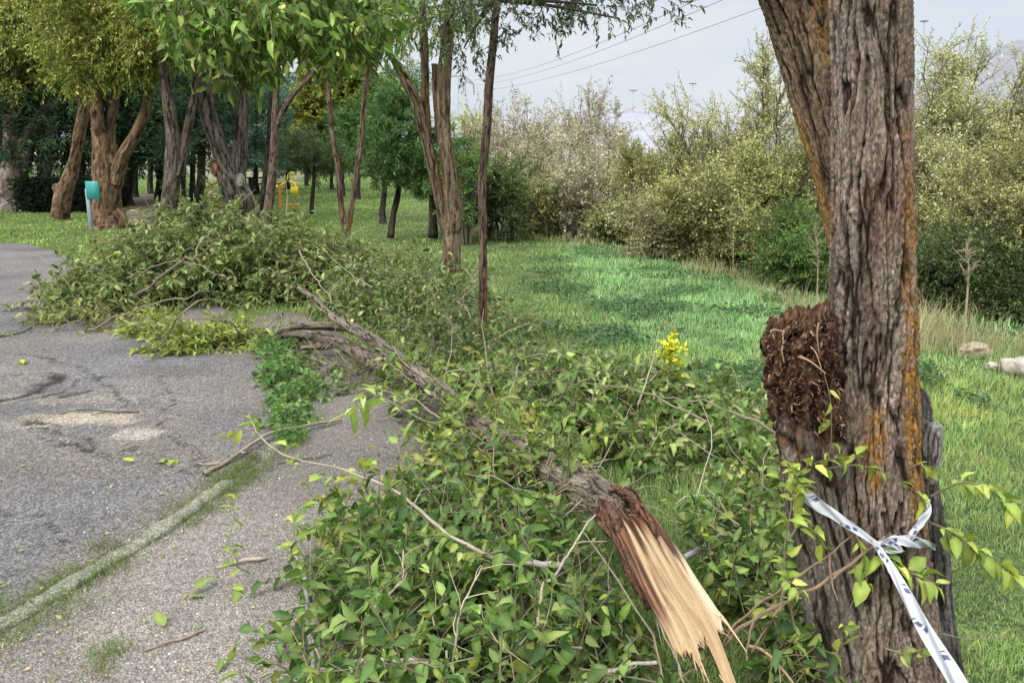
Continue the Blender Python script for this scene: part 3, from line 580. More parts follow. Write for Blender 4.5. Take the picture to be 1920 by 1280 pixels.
# thin bare limbs inside the crown of the heap
bl = [[(170, 620, .2), (230, 590, .4), (330, 560, .75), (395, 545, .8)], [(700, 540, .5), (640, 500, .5), (590, 450, .7)], [(660, 612, .38), (620, 560, .7), (640, 520, .6)], [(300, 650, .1), (340, 590, .5), (400, 560, .5), (520, 600, .2)],
      [(250, 560, .55), (330, 500, 1.0), (370, 470, 1.1), (400, 430, 1.15)], [(460, 640, .1), (420, 600, .35), (300, 600, .35)], [(560, 470, .8), (590, 520, .6), (620, 560, .5)], [(240, 520, .7), (330, 490, .95), (430, 520, .9)], [(1240, 700, .2), (1100, 690, .2), (960, 700, .3), (880, 690, .3)],
      [(1330, 790, .25), (1220, 740, .3), (1120, 720, .25), (1000, 715, .2)], [(1050, 690, .45), (1010, 715, .3), (960, 740, .2)], [(1500, 840, .2), (1400, 780, .35), (1300, 750, .3), (1220, 745, .3)]]
for l in bl:
    P = smooth(np.array([gz(*q) for q in l]), 16)[None]; P = P + rng.normal(0, .008, P.shape); mb = MB(); twigmesh(mb, rng, P, .0075, .003, 6, (.20, .165, .115)); mb.build('bare_limb', TWIG, fallen)

# splintered plank end
AXP = smooth(np.array([(*gz(1158, 932, .345), .0), (*gz(1205, 1005, .35), 0), (*gz(1258, 1100, .35), 0), (*gz(1312, 1192, .34), 0), (*gz(1362, 1320, .31), 0)]), 260)[:, :3]
LTOT = np.linalg.norm(np.diff(AXP, axis=0), axis=1).sum()
ns, na = 260, 90
tt = np.linspace(-1, 1, na); sg = np.linspace(0, 1, ns)
e = .785 - .04 * tt + .02 * fbm(np.stack([tt * 4, 0 * tt, 0 * tt], -1), 2) + .018 * ((tt * 3.7 + .3 * fbm(np.stack([tt * 3, 0 * tt + 9, 0 * tt], -1), 1)) % 1 - .5) + .022 * fbm(np.stack([tt * 16, 0 * tt + 4, 0 * tt], -1), 3)
e = np.where((tt > -.10) & (tt < .50), e + .0, e); e += .20 * sstep(.24, .15, np.abs(tt - .34)); e += .06 * np.exp(-((tt + .35) / .10) ** 2); e -= .05 * np.exp(-((tt - .95) / .12) ** 2) + .06 * np.exp(-((tt + .98) / .2) ** 2); e = np.clip(e, .5, 1)
ST = sg[:, None] * e[None]; fi = ST * (len(AXP) - 1); i0 = np.minimum(fi.astype(int), len(AXP) - 2); ff = (fi - i0)[..., None]
C = AXP[i0] * (1 - ff) + AXP[i0 + 1] * ff; T = nrm(AXP[-1] - AXP[0]); Sd = nrm(np.cross(T, [0, 0, 1.])); 
if Sd[0] < 0: Sd = -Sd
Up = nrm(np.cross(Sd, T)); Up = Up if Up[2] > 0 else -Up
Up = nrm(Up - .25 * Sd * 1.0); Sd = nrm(np.cross(T, Up)); Sd = Sd if Sd[0] > 0 else -Sd
Wd = np.interp(ST, [0, .12, .4, .72, 1], [.060, .072, .084, .083, .080])
fibre = fbm(np.stack([tt[None] * 5 + .8 * ST, ST * 1.8, 0 * ST], -1), 3); fine = fbm(np.stack([tt[None] * 24 + 0 * ST, ST * 5, 0 * ST + 3], -1), 3)
stepn = np.floor(2.2 * fbm(np.stack([tt[None] * 2.3 + 0 * ST + 1, ST * 1.1, 0 * ST + 7], -1), 1) + .5) * .005
hgt = .004 * fibre + .0010 * fine + stepn + .012 * (1 - tt[None] ** 2)
hgt -= .035 * (1 - sstep(.10, .22, ST + .10 * fibre)) * sstep(-.9, -.2, tt)[None] * 0.6
Vt = C + Sd * (tt[None] * Wd)[..., None] + Up * hgt[..., None]
bot = -(.055 * np.sqrt(np.clip(1 - tt ** 2, 0, 1)))[None] * np.interp(ST, [0, .3, .75, 1], [1.1, .8, .35, .08])
Vb = C + Sd * (tt[None] * Wd)[..., None] + Up * (np.minimum(hgt - .004, bot + .004 * fine))[..., None]
pale = mixc((.27, .175, .09), (.43, .32, .18), sstep(-.9, .9, .6 * fibre + .4 * fine)); pale = mixc(pale, (.24, .13, .065), .6 * sstep(.1, .6, fbm(np.stack([tt[None] * 2.5 + 0 * ST, ST * 2.5, 0 * ST + 21], -1), 3))); pale = mixc(pale, (.60, .50, .34), sstep(.55, .9, tt)[None] * .6 + 0 * ST)
brown = mixc((.05, .022, .012), (.22, .10, .05), sstep(-.4, .6, fine + fibre))
bm_ = sstep(-.42, -.66, tt[None] + .22 * fibre + .25 * (ST - .35)) * (1 - sstep(.55, .8, ST))
bm_ = np.maximum(bm_, 1 - sstep(.20, .34, ST + .16 * fibre - .10 * tt[None] + .04 * fine)); bm_ = np.maximum(bm_, .55 * sstep(.35, .9, fbm(np.stack([tt[None] * 4 + 0 * ST, ST * 3, 0 * ST + 11], -1), 3)) * (ST < .6))
ct = mixc(pale, brown, np.clip(bm_, 0, 1)); cb = mixc((.10, .055, .035), (.24, .15, .10), sstep(-.4, .5, fine))
V = np.concatenate([Vt.reshape(-1, 3), Vb.reshape(-1, 3)]); cc_ = np.concatenate([ct.reshape(-1, 3), cb.reshape(-1, 3)])
ix = np.arange(ns * na).reshape(ns, na); ib = ix + ns * na
fs = [np.stack([ix[:-1, :-1], ix[1:, :-1], ix[1:, 1:], ix[:-1, 1:]], -1).reshape(-1, 4), np.stack([ib[:-1, :-1], ib[:-1, 1:], ib[1:, 1:], ib[1:, :-1]], -1).reshape(-1, 4),
      np.stack([ix[:-1, 0], ib[:-1, 0], ib[1:, 0], ix[1:, 0]], -1), np.stack([ix[:-1, -1], ix[1:, -1], ib[1:, -1], ib[:-1, -1]], -1), np.stack([ix[-1, :-1], ib[-1, :-1], ib[-1, 1:], ix[-1, 1:]], -1)]
spl = MB().addt(V, fs, cc_)
# loose slivers at the tip and sides
n = 90; j = rng.integers(0, na, n); S = Vt[-1, j] - T * .04 - Up * .004; P = grow(rng, S, T + rng.normal(0, .10, (n, 3)), .04 + .07 * rng.random(n) ** 2, 5, .05, .02); twigmesh(spl, rng, P[:40], .0028, .0006, 4, (.5, .36, .2))
S = np.array([gz(1355, 1160, .36), gz(1290, 1200, .33)]); P = smooth(np.array([gz(1340, 1140, .36), gz(1372, 1180, .36), gz(1400, 1222, .35)]), 8)[None]; twigmesh(spl, rng, P, .004, .001, 4, (.66, .5, .3))
spl.build('splintered_wood', WOOD, fallen)
# torn bark lip at the break
mb = MB(); lp = [fz(1132, 930, .34, 20), fz(1160, 922, .385, 26), (*gz(1188, 938, .39), .020), (*gz(1214, 975, .375), .015), (*gz(1240, 1025, .36), .005)]
v_, f_, c_ = trunk(lp, 44, .004, .012, .010, ((.02, .009, .006), (.09, .04, .025), (.20, .11, .07)), 41, .6, 9); mb.addt(v_, f_, c_)
lp = [fz(1126, 940, .32, 26), fz(1140, 970, .34, 34), (*gz(1160, 1010, .32), .022), (*gz(1180, 1065, .315), .016), (*gz(1215, 1140, .30), .006)]
v_, f_, c_ = trunk(lp, 44, .004, .012, .010, ((.02, .009, .006), (.08, .04, .026), (.18, .10, .065)), 42, .6, 9); mb.addt(v_, f_, c_)
mb.build('torn_bark', BARK, fallen)
# short straggly rootlets / ivy stems on the trunk
n = 130; t = rng.random(n) * .35 + .6; CT = smooth(np.array(fp), 200); S = CT[(t * 199).astype(int), :3] + rng.normal(0, .035, (n, 3)); D = nrm(np.cross(rng.normal(size=(n, 3)), [0, 0, 1.])) * .4 + nrm(CT[0, :3] - CT[-1, :3]) * rng.choice([-1, 1], (n, 1))
mb = MB(); twigmesh(mb, rng, grow(rng, S, D, .15 + .2 * rng.random(n), 6, .25, .06, .02), .0028, .001, 4, (.30, .26, .18)); mb.build('climbing_stems', TWIG, fallen)

# ---- foliage of the fallen crown
FRESH = [(.125, .19, .045), (.095, .16, .035), (.16, .22, .06), (.07, .125, .03), (.18, .215, .065), (.06, .105, .028)]
MIDG = [(.125, .17, .05), (.095, .145, .04), (.17, .205, .07), (.05, .08, .025), (.22, .225, .10), (.07, .115, .032)]
OLIV = [(.17, .18, .055), (.13, .15, .045), (.21, .205, .075), (.09, .11, .035)]
DK = [(.045, .085, .028), (.03, .06, .02), (.07, .11, .035)]
capA = AXP[0] - T * .12; 
def keep_plank(X, r=.105):
    """nothing grows through or lies on the split wood and the trunk next to it"""
    ok = np.ones(len(X), bool)
    for (a, b, rr) in ((capA, AXP[-1], r), (np.array(fp[5][:3]), np.array(fp[9][:3]), .05)):
        ab = b - a; t = np.clip(((X - a) @ ab) / (ab @ ab), 0, 1); q = X - a - t[:, None] * ab; lat = np.abs(q @ nrm(np.cross(ab, [0, 0, 1.])))
        ok &= ~((lat < rr) & (q[:, 2] > -.06))
    u, v = project(X); # side toward the photographer: keep the low ones
    return ok
def sight(X, pxs, w, zmax):      # thin out stems that cross over the plank
    a, b = np.array(pxs[0]), np.array(pxs[1]); u, v = project(X); q = np.stack([u, v], 1) - a; ab = b - a; t = np.clip((q @ ab) / (ab @ ab), 0, 1)
    return np.linalg.norm(q - t[:, None] * ab, axis=1) > w
def blob(u, v, rx, ry, h): p = gp(u, v); return (p[0], p[1], 0, rx, ry, h)
def heap(blobs, ntw, TL, per, L, W, pal, parent, near, droop=.08, bias=(0, 0, .1), tr=(.004, .0015), leafname='foliage', twname='twigs', keep=None, shell=.35, out=.5, tcol=(.20, .17, .11), m=4, cl=.35, bare=0, spin=.7, gain=1.3):
    P = cloud(rng, blobs, ntw, TL, out, 5, shell, 0, 1, droop, bias, .22, .012, spin)
    if keep is not None: P = P[keep(P[:, 2]) & keep(P[:, 4]) & keep(P[:, 0])]
    a = MB(); twigmesh(a, rng, P, tr[0], tr[1], m, tcol)
    if bare: Q = cloud(rng, blobs, bare, TL * 1.8, .4, 7, .6, 0, 1, .03, bias, .2, .02); 
    if bare:
        if keep is not None: Q = Q[keep(Q[:, 3]) & keep(Q[:, 5]) & keep(Q[:, 0])]
        twigmesh(a, rng, Q, tr[0] * 1.5, tr[1], m, (.27, .235, .17))
    a.build(twname, TWIG, parent); b = MB(); GAIN[0] = gain; b.add(*dress(rng, P, per, L, W, pal, near, .3, .55, .1, cl, keep, .26)); GAIN[0] = 1.62; b.build(leafname, LEAF, parent)
hp = thing('branch_heap', 'high heap of wind thrown leafy branches lying over the road edge on the left', 'branches', (*gp(380, 590)[:2], 0))
BIG = [blob(175, 590, .38, .40, .28), blob(245, 575, .6, .6, .52), blob(330, 560, .8, .8, .78), blob(400, 545, .95, .95, 1.0), blob(500, 545, .95, .95, .84), blob(590, 545, .85, .8, .66), blob(640, 545, .6, .6, .5)]
heap(BIG, 3800, .34, 14, .095, .46, MIDG + OLIV[:2], hp, True, bias=(-.25, -.1, .1), bare=420, shell=.62)
heap([blob(165, 580, .42, .45, .38), blob(235, 565, .55, .6, .58), blob(115, 605, .18, .2, .12), blob(200, 612, .5, .2, .2), blob(270, 520, .6, .5, .6)], 1000, .28, 11, .08, .42, OLIV, hp, True, bias=(-.3, -.1, .1), leafname='olive_foliage', twname='outer_twigs')
heap([blob(370, 655, .38, .2, .14), blob(430, 650, .35, .22, .22), blob(330, 660, .28, .12, .10), blob(300, 628, .3, .15, .2)], 520, .2, 10, .08, .44, [(.19, .23, .055), (.14, .185, .045), (.23, .24, .07)], hp, True, leafname='yellowing_foliage', twname='low_twigs')
cr1 = thing('leafy_branches', 'leafy twigs of the fallen crown spread on the grass round the thin lichen covered trunks', 'branches', (*gp(760, 600)[:2], 0))
heap([blob(700, 560, .8, .7, .38), blob(760, 580, .8, .7, .42), blob(840, 610, .6, .6, .40), blob(700, 610, .55, .3, .22), blob(820, 650, .5, .4, .25), blob(640, 590, .3, .3, .3), blob(910, 690, .45, .4, .25), blob(760, 520, .9, .7, .2)], 2100, .30, 12, .082, .44, MIDG, cr1, True, bias=(.15, 0, .1), bare=160)
cr2 = thing('broken_branches', 'tangle of leafy broken branches on the grass between the fallen trunk and the big tree', 'branches', (*gp(1180, 780)[:2], 0))
R2 = [blob(960, 735, .45, .4, .22), blob(1060, 750, .5, .4, .24), blob(1170, 770, .5, .35, .22), blob(1290, 790, .45, .3, .20), blob(1390, 830, .35, .3, .20), blob(1100, 830, .45, .3, .16), blob(1010, 800, .35, .3, .22), blob(1440, 900, .22, .25, .22), blob(1180, 860, .4, .2, .12)]
heap(R2, 2000, .24, 11, .075, .5, FRESH + MIDG, cr2, True, keep=lambda X: keep_plank(X, .14), bare=120, spin=.9)
heap([blob(1010, 690, .9, .5, .14), blob(1100, 620, 1.0, .5, .07), blob(960, 640, .5, .6, .2)], 130, .25, 8, .065, .42, FRESH, cr2, True, leafname='scattered_foliage', twname='scattered_twigs')
cr3 = thing('leafy_branches', 'mass of fresh green leafy branches in the foreground under the splintered trunk', 'branches', (*gp(900, 1150)[:2], 0))
def k3(X):
    u, v = project(X)
    m = keep_plank(X) & sight(X, ((1180, 960), (1335, 1240)), 72, .3) & sight(X, ((1120, 930), (1180, 960)), 48, .3)
    return m & (seg_dist(X, [tuple(fp[8][:2]), tuple(fp[13][:2])]) > .02)
FRESH2 = FRESH * 2 + [(.035, .07, .022), (.045, .085, .028), (.05, .10, .025), (.22, .25, .05)]
FG = [blob(730, 1080, .30, .3, .34), blob(810, 1010, .32, .34, .30), blob(930, 1040, .36, .38, .34), blob(700, 1200, .26, .28, .26), blob(640, 1290, .2, .2, .16), blob(760, 1200, .34, .3, .32), blob(900, 1190, .34, .3, .34), blob(1040, 1140, .34, .34, .34), blob(1060, 1260, .3, .3, .3), blob(1150, 1100, .25, .3, .24), blob(760, 1380, .35, .25, .34), blob(960, 1390, .35, .25, .34), blob(1180, 1360, .3, .22, .25),
      blob(1000, 940, .3, .25, .24), blob(880, 940, .26, .25, .22), blob(1370, 1090, .22, .25, .22), blob(1430, 1010, .22, .28, .24), blob(1420, 1180, .2, .2, .22), blob(1450, 1320, .2, .2, .2), blob(1300, 1000, .24, .2, .14)]
heap(FG, 2300, .24, 9, .062, .56, FRESH2 + [(.045, .085, .028), (.07, .13, .03)], cr3, True, droop=.05, keep=k3, tr=(.0028, .0012), bare=150, m=5, cl=.2, spin=.9)
heap([blob(700, 1000, .3, .22, .28), blob(1060, 900, .25, .2, .24), blob(900, 900, .3, .22, .22), blob(960, 960, .3, .2, .34), blob(980, 900, .2, .2, .42), blob(920, 850, .15, .2, .36), blob(820, 880, .22, .14, .14)], 330, .22, 9, .062, .52, [(.24, .27, .055), (.18, .23, .05), (.3, .3, .08)], cr3, True, keep=k3, leafname='pale_foliage', twname='pale_twigs', tr=(.002, .001))
pd = thing('leafy_twigs', 'leafy twigs and bits strewn on the pavement between the kerb weeds and the fallen limbs', 'twigs', (*gp(600, 690)[:2], 0))
heap([blob(500, 655, .35, .2, .10), blob(560, 680, .35, .25, .07), blob(640, 700, .35, .2, .06), blob(720, 730, .3, .2, .07), blob(530, 640, .3, .15, .12), blob(800, 800, .25, .2, .05)], 260, .2, 8, .06, .48, MIDG + OLIV, pd, True, bare=110, tcol=(.2, .16, .11))
def blobz(u, v, z, rx, ry, h): p = gz(u, v, z); return (p[0], p[1], 0, rx, ry, h)
cv = thing('leafy_branches', 'leafy side branches lying across the middle of the fallen trunk', 'branches', (*gp(900, 830)[:2], 0))
heap([blobz(850, 765, .3, .17, .16, .40), blobz(915, 815, .28, .2, .16, .38), blobz(975, 850, .28, .2, .16, .38), blobz(1040, 890, .29, .18, .15, .38), blobz(1085, 915, .3, .10, .10, .38), blobz(790, 700, .32, .2, .2, .40)], 380, .20, 9, .066, .5, FRESH + YG[:1], cv, True, bare=110, shell=.8, keep=lambda X: sight(X, ((1150, 930), (1335, 1240)), 70, .3))
heap([blob(1390, 1090, .24, .26, .26), blob(1440, 1160, .18, .2, .22), blob(1470, 1060, .16, .22, .26), blob(1400, 1230, .22, .2, .24), blob(1440, 1290, .2, .18, .2), blob(1300, 1000, .2, .16, .14), blob(1440, 970, .14, .2, .24), blob(1330, 1110, .18, .2, .18), blob(1200, 1290, .25, .2, .2)], 850, .22, 8, .058, .55, FRESH2, cr3, True, keep=k3, leafname='trunk_side_foliage', twname='trunk_side_twigs', tr=(.0026, .0012), bare=150, m=5, tcol=(.17, .13, .08))
# distinct bare sticks
def stick(pts, w0, w1, label, name='bare_branch', col=(.30, .26, .20), cat='branch', nn=40, grp=None, leaf=None, side=0):
    P = smooth(np.array([gz(*p) for p in pts]), nn)[None]; P = P + np.stack([fbm(P * 14, 2), fbm(P * 14 + 5, 2), fbm(P * 14 + 9, 2)], -1) * .006
    r = np.linspace(w0, w1, nn)[None]; v, f = tubes(P, r, 8); c = np.array(col) * (1 + .3 * fbm(v * 30, 2))[:, None]
    org = P[0].mean(0); org[2] = max(0, P[0][:, 2].min())
    a = MB().add(v, f, c)
    if side:
        X, D, s = along(rng, P, side, .2); d = nrm(D * .8 + nrm(np.cross(D, [0, 0, 1.])) * s * .7 + rng.normal(0, .2, D.shape)); Q = grow(rng, X, d, .05 + .12 * rng.random(len(X)), 5, .15, .03, .012); twigmesh(a, rng, Q, w1 * .8, w1 * .4, 4, col)
    if leaf is None: return tag(a.build(name, TWIG, None, org), label, cat, grp)
    t = thing(name, label, cat, org, grp); a.build('stem', TWIG, t); b = MB(); b.add(*dress(rng, P[:, -int(nn * leaf[2]):], leaf[0], leaf[1], .52, leaf[3], True, .2, .9))
    if side: b.add(*dress(rng, Q, 3, leaf[1], .52, leaf[3], True, .3, .9, .4))
    b.build('leaves', LEAF, t); return t
stick([(1010, 1060, .34), (930, 1045, .38), (840, 1000, .42), (740, 920, .40), (640, 880, .34), (540, 855, .28), (490, 820, .25), (465, 775, .26)], .0075, .0025, 'long thin arching branch reaching left over the kerb with a leafy tip', leaf=(9, .07, .15, YG), side=5)
stick([(588, 1310, .05), (585, 1240, .12), (578, 1160, .2), (572, 1080, .28)], .0085, .006, 'upright grey stick at the lower edge of the foreground leaves', col=(.30, .30, .30))
stick([(640, 786, .03), (560, 800, .05), (500, 815, .05), (440, 855, .03), (382, 888, .02)], .009, .012, 'pale branch lying across the kerb beside the green weeds', col=(.24, .20, .15), side=4)
stick([(622, 852, .02), (560, 862, .015), (520, 868, .015)], .004, .003, 'short dark twig on the pavement right of the kerb', name='twig', cat='twig', col=(.10, .08, .07))
stick([(500, 1045, .02), (450, 1052, .02), (405, 1062, .015)], .008, .006, 'pale stick end on the pavement beside the hanging leaf sprig', name='twig', cat='twig', col=(.36, .29, .22))
stick([(382, 1180, .015), (330, 1200, .014), (270, 1218, .014)], .0045, .003, 'thin curved twig on the gravelly pavement near the bottom left', name='twig', cat='twig', col=(.24, .17, .13))
stick([(260, 772, .015), (200, 771, .02), (160, 767, .02), (110, 775, .012)], .007, .004, 'dark twig lying alone on the middle of the asphalt', name='twig', cat='twig', col=(.10, .09, .08), side=3)
stick([(95, 580, .03), (60, 577, .05), (20, 578, .03)], .016, .01, 'dark twig on the asphalt at the left end of the heap', name='twig', cat='twig', col=(.08, .08, .06), side=5)
stick([(65, 608, .02), (40, 622, .02), (0, 630, .02), (-40, 634, .02)], .008, .004, 'thin twig with small leaves at the left edge of the asphalt', name='twig', cat='twig', col=(.14, .13, .08), leaf=(12, .05, .8, MIDG), side=6)
stick([(1410, 876, .05), (1375, 884, .06), (1350, 905, .06), (1336, 936, .03)], .006, .004, 'hooked pale twig lying on the grass left of the big tree', name='twig', cat='twig', col=(.42, .38, .28))
stick([(1360, 1000, .14), (1325, 1022, .12), (1285, 1045, .08)], .016, .011, 'short grey branch stub poking out of the leaves right of the split wood', col=(.36, .35, .34))
stick([(1060, 1060, .36), (1010, 1058, .34), (945, 1048, .33)], .010, .012, 'grey branch piece among the leaves left of the split wood', col=(.28, .26, .24))
stick([(820, 1246, .2), (740, 1238, .2), (660, 1244, .16), (590, 1258, .1)], .011, .007, 'pale branch lying in the leaves along the bottom edge', col=(.36, .30, .22), side=6)
stick([(1010, 1190, .30), (1015, 1100, .34), (1040, 1075, .36), (1090, 1000, .42), (1115, 965, .42)], .005, .003, 'curved bare stem climbing over the leaves to the break', col=(.36, .30, .21), side=5)
stick([(1230, 1240, .16), (1150, 1255, .18), (1080, 1290, .16)], .006, .004, 'whitish twig under the tip of the split wood', name='twig', cat='twig', col=(.42, .38, .30), side=6)
stick([(1190, 1080, .25), (1230, 1150, .27), (1270, 1240, .22), (1290, 1300, .15)], .004, .002, 'thin bent twig hanging below the left edge of the split wood', name='twig', cat='twig', col=(.36, .31, .23), side=6)
stick([(1400, 1210, .3), (1440, 1225, .3), (1480, 1270, .26), (1510, 1310, .2)], .005, .003, 'orange brown bent twig at the foot of the big tree', name='twig', cat='twig', col=(.34, .22, .13), side=3)
stick([(1660, 1005, .62), (1560, 1080, .55), (1470, 1130, .45), (1400, 1170, .36), (1330, 1230, .24)], .004, .007, 'brown branch leaning up against the big tree below the tape', col=(.20, .14, .09), side=7)
stick([(1610, 990, .64), (1530, 1060, .55), (1450, 1110, .46), (1360, 1190, .3)], .002, .004, 'thinner brown branch leaning up beside the thicker one at the big tree', col=(.20, .14, .09), side=5)
stick([(700, 1140, .3), (750, 1090, .42), (755, 1030, .5)], .003, .002, 'thin straight twig standing out of the foreground leaves', name='twig', cat='twig', col=(.38, .32, .22), side=4)
stick([(850, 1240, .2), (865, 1140, .36), (905, 1060, .46)], .0035, .002, 'forked pale twig rising in the middle of the foreground leaves', name='twig', cat='twig', col=(.38, .33, .23), side=6)
# leafy sprigs over the pavement
stick([(470, 1075, .05), (435, 1050, .12), (432, 990, .2), (445, 930, .26)], .003, .0015, 'curved leafy sprig standing over the pavement right of the kerb', name='leafy_sprig', cat='sprig', leaf=(13, .055, 1, [(.14, .2, .04), (.2, .24, .05)]), col=(.16, .2, .07))
stick([(600, 1090, .2), (560, 1030, .32), (550, 980, .4), (575, 940, .44)], .003, .0015, 'pale leafy sprig at the left corner of the foreground leaves', name='leafy_sprig', cat='sprig', leaf=(16, .062, 1, YG), col=(.16, .2, .07))
stick([(900, 700, .7), (860, 770, .62), (800, 790, .58), (700, 740, .60), (650, 775, .56)], .0035, .0015, 'big light green leafy sprig hanging over the bark in front of the fallen trunk', name='leafy_sprig', cat='sprig', leaf=(16, .105, .55, [(.2, .27, .07), (.15, .22, .05), (.25, .3, .09)]), col=(.16, .2, .07))
stick([(930, 660, .5), (900, 690, .5), (905, 735, .45)], .003, .0015, 'small leafy sprig rising at the middle of the fallen trunk', name='leafy_sprig', cat='sprig', leaf=(8, .075, 1, FRESH), col=(.16, .2, .07))
# loose leaves lying about
def loose(spots, L, pal, label, name='fallen_leaf', grp=None):
    for (u, v, k) in spots:
        p = gp(u, v); n = k; X = p + np.stack([rng.normal(0, .03, n), rng.normal(0, .03, n), .015 + .01 * rng.random(n)], 1)
        a = MB().add(*leaves(X, nrm(rng.normal(size=(n, 3)) * np.array([1, 1, .25])), nrm(np.array([0, 0, 1.]) + rng.normal(0, .35, (n, 3))), L * (.8 + .4 * rng.random(n)), np.full(n, .6), palette(rng, n, pal)))
        yield a.build(name, LEAF, None, (*p[:2], 0))
lab = ['yellow green leaf pair lying alone on the asphalt', 'small green leaf on the asphalt beside the yellow green leaf pair', 'round green leaf in the middle of the pavement', 'dull green leaf cluster on the pavement below the round leaf', 'greenish leaf cluster on the asphalt at the left below the heap', 'curled green leaf on the pavement near the foreground leaves']
for o, l in zip(loose([(322, 868, 3), (262, 870, 1), (372, 1120, 2), (325, 1165, 1), (40, 685, 4), (470, 1120, 2)], .075, [(.2, .26, .04), (.15, .2, .05)], ''), lab): tag(o, l, 'leaf')
n = 1500; u = rng.uniform(-100, 900, n); v = rng.uniform(560, 1280, n); X = np.array([gp(a, b) for a, b in zip(u, v)]); X[:, 2] = .016
m0 = (u > 420) & (v < 790) & (rng.random(n) < .6)
m = m0 | (seg_dist(X, kerb_line) < rng.exponential(.22, n)) | (rng.random(n) < .05); X = X[m]; n = len(X)
stuff(MB().add(*leaves(X, nrm(rng.normal(size=(n, 3)) * np.array([1, 1, .15])), nrm(np.array([0, 0, 1.]) + rng.normal(0, .3, (n, 3))), .012 + .018 * rng.random(n), np.full(n, .5), palette(rng, n, [(.2, .2, .06), (.12, .16, .05), (.25, .2, .09)]))).build('leaf_litter', LEAF), 'tiny leaves and bits littering the kerb and pavement', 'leaf litter')
# gravel grains
n = 2600; r_ = np.exp(rng.uniform(math.log(1.6), math.log(8), n)); a_ = rng.uniform(-.75, .05, n); X = np.stack([np.sin(a_) * r_, np.cos(a_) * r_, 0 * r_ + .008], 1)
m = inpoly(X, walk_poly) | (inpoly(X, road_poly) & (rng.random(n) < .35)); X = X[m]; n = len(X); s = .0018 + .0035 * rng.random(n) ** 2
oc = np.array([(1, 0, 0), (0, 1, 0), (-1, 0, 0), (0, -1, 0), (0, 0, 1)]); V = X[:, None] + oc[None] * s[:, None, None] * (.6 + .6 * rng.random((n, 5, 1)))
fc = np.array([[0, 1, 4], [1, 2, 4], [2, 3, 4], [3, 0, 4]]); stuff(MB().add(V.reshape(-1, 3), (fc[None] + (np.arange(n) * 5)[:, None, None]).reshape(-1, 3), np.repeat(palette(rng, n, [(.36, .33, .29), (.2, .18, .16), (.5, .47, .42)]), 5, 0)).build('gravel', ROCK, smoothed=False), 'small loose gravel grains on the pavement and asphalt', 'gravel')

# weeds along the kerb
wd = thing('kerb_weed', 'dark green leafy weed creeping along the kerb beside the pale branch', 'weed', (*gp(560, 760)[:2], 0))
heap([blob(512, 665, .14, .25, .12), blob(522, 695, .12, .25, .13), blob(545, 800, .10, .12, .12), blob(530, 720, .12, .22, .14), blob(545, 760, .12, .2, .10), blob(575, 745, .14, .14, .09), blob(605, 735, .14, .1, .08), blob(560, 790, .1, .1, .08)], 520, .12, 8, .055, .6, [(.06, .14, .035), (.09, .18, .05), (.14, .2, .06)], wd, True, leafname='leaves', twname='stems', tr=(.002, .001))
wd = thing('weed_tuft', 'round bright green weed tuft on the kerb below the pale branch', 'weed', (*gp(545, 830)[:2], 0))
heap([blob(545, 828, .085, .08, .09)], 150, .06, 9, .02, .5, [(.05, .13, .02), (.07, .17, .03)], wd, True, leafname='leaves', twname='stems', tr=(.001, .0006))
yf = thing('yellow_flowers', 'bright yellow flowering plant standing in the meadow', 'flowers', (*gp(1258, 745)[:2], 0))
c0 = gp(1256, 745); P = cloud(rng, [(c0[0], c0[1], .19, .07, .06, .18)], 90, .11, .4, 4, .1, 0, 1, 0, (0, 0, 1), .15, .01); a = MB(); twigmesh(a, rng, P, .002, .001, 4, (.1, .16, .04)); a.build('stems', TWIG, yf)
MB().add(*dress(rng, P, 11, .034, .6, [(.62, .50, .02), (.5, .45, .03), (.2, .25, .04)], True, 0, .5)).build('flower_heads', LEAF, yf)

# =================================================================== GRASS
def field(r0, r1, n, a0=-44, a1=44):
    r = np.exp(rng.uniform(math.log(r0), math.log(r1), n)); a = np.radians(rng.uniform(a0, a1, n)); return np.stack([np.sin(a) * r, np.cos(a) * r, 0 * r], 1), r
def blades(X, h, w, pal, lean=.35, seedc=.25, tint=None):
    n = len(X); c = palette(rng, n, pal, X, cl=.35, cs=.9)
    if tint is not None: c = tint(X, c)
    th = rng.random(n) * 6.283; S = np.stack([np.cos(th), np.sin(th), 0 * th], 1) * w[:, None] * .5
    ln = rng.normal(0, lean, (n, 3)); ln[:, 2] = 0; t1 = X + (np.array([0, 0, .55]) + ln * .35) * h[:, None]; t2 = X + (np.array([0, 0, .95]) + ln * 1.1) * h[:, None]
    V = np.stack([X - S, X + S, t1 + S * .8, t1 - S * .8, t2], 1); k = np.arange(n)[:, None] * 5
    return V.reshape(-1, 3), k + np.array([[0, 1, 2, 3]]), k + np.array([[3, 2, 4]]), np.repeat(c, 5, 0)
bush_line = curve2([G(*p) for p in [(880, 440), (1000, 446), (1150, 466), (1300, 500), (1450, 545), (1560, 580), (1720, 600), (1920, 655), (2200, 740), (2700, 900)]], 60)
bl_poly = bush_line + [(40, bush_line[-1][1]), (40, 60), bush_line[0][:1] + (60,)]
X, r = field(1.5, 75, 520000)
m = ~inpoly(X, road_poly) & ~inpoly(X, walk_poly) & ~inpoly(X, path_poly); m &= ~inpoly(X, bl_poly) | (rng.random(len(X)) < .25)
m |= inpoly(X, walk_poly) & (seg_dist(X, walk_out) < .10 + .08 * fbm(X * 3, 2)) & (rng.random(len(X)) < .5)
X, r = X[m], r[m]; X[:, 2] = ground_z(X[:, 0], X[:, 1])
hm = .45 + .6 * sstep(-.4, .6, fbm(X * .9 + 3, 3)) + .7 * sstep(0, .6, fbm(X * 3.0 + 31, 2)); mead = sstep(.3, 1.5, X[:, 0]) * sstep(3, 5, X[:, 1]) * (1 - sstep(14, 18, X[:, 1]))
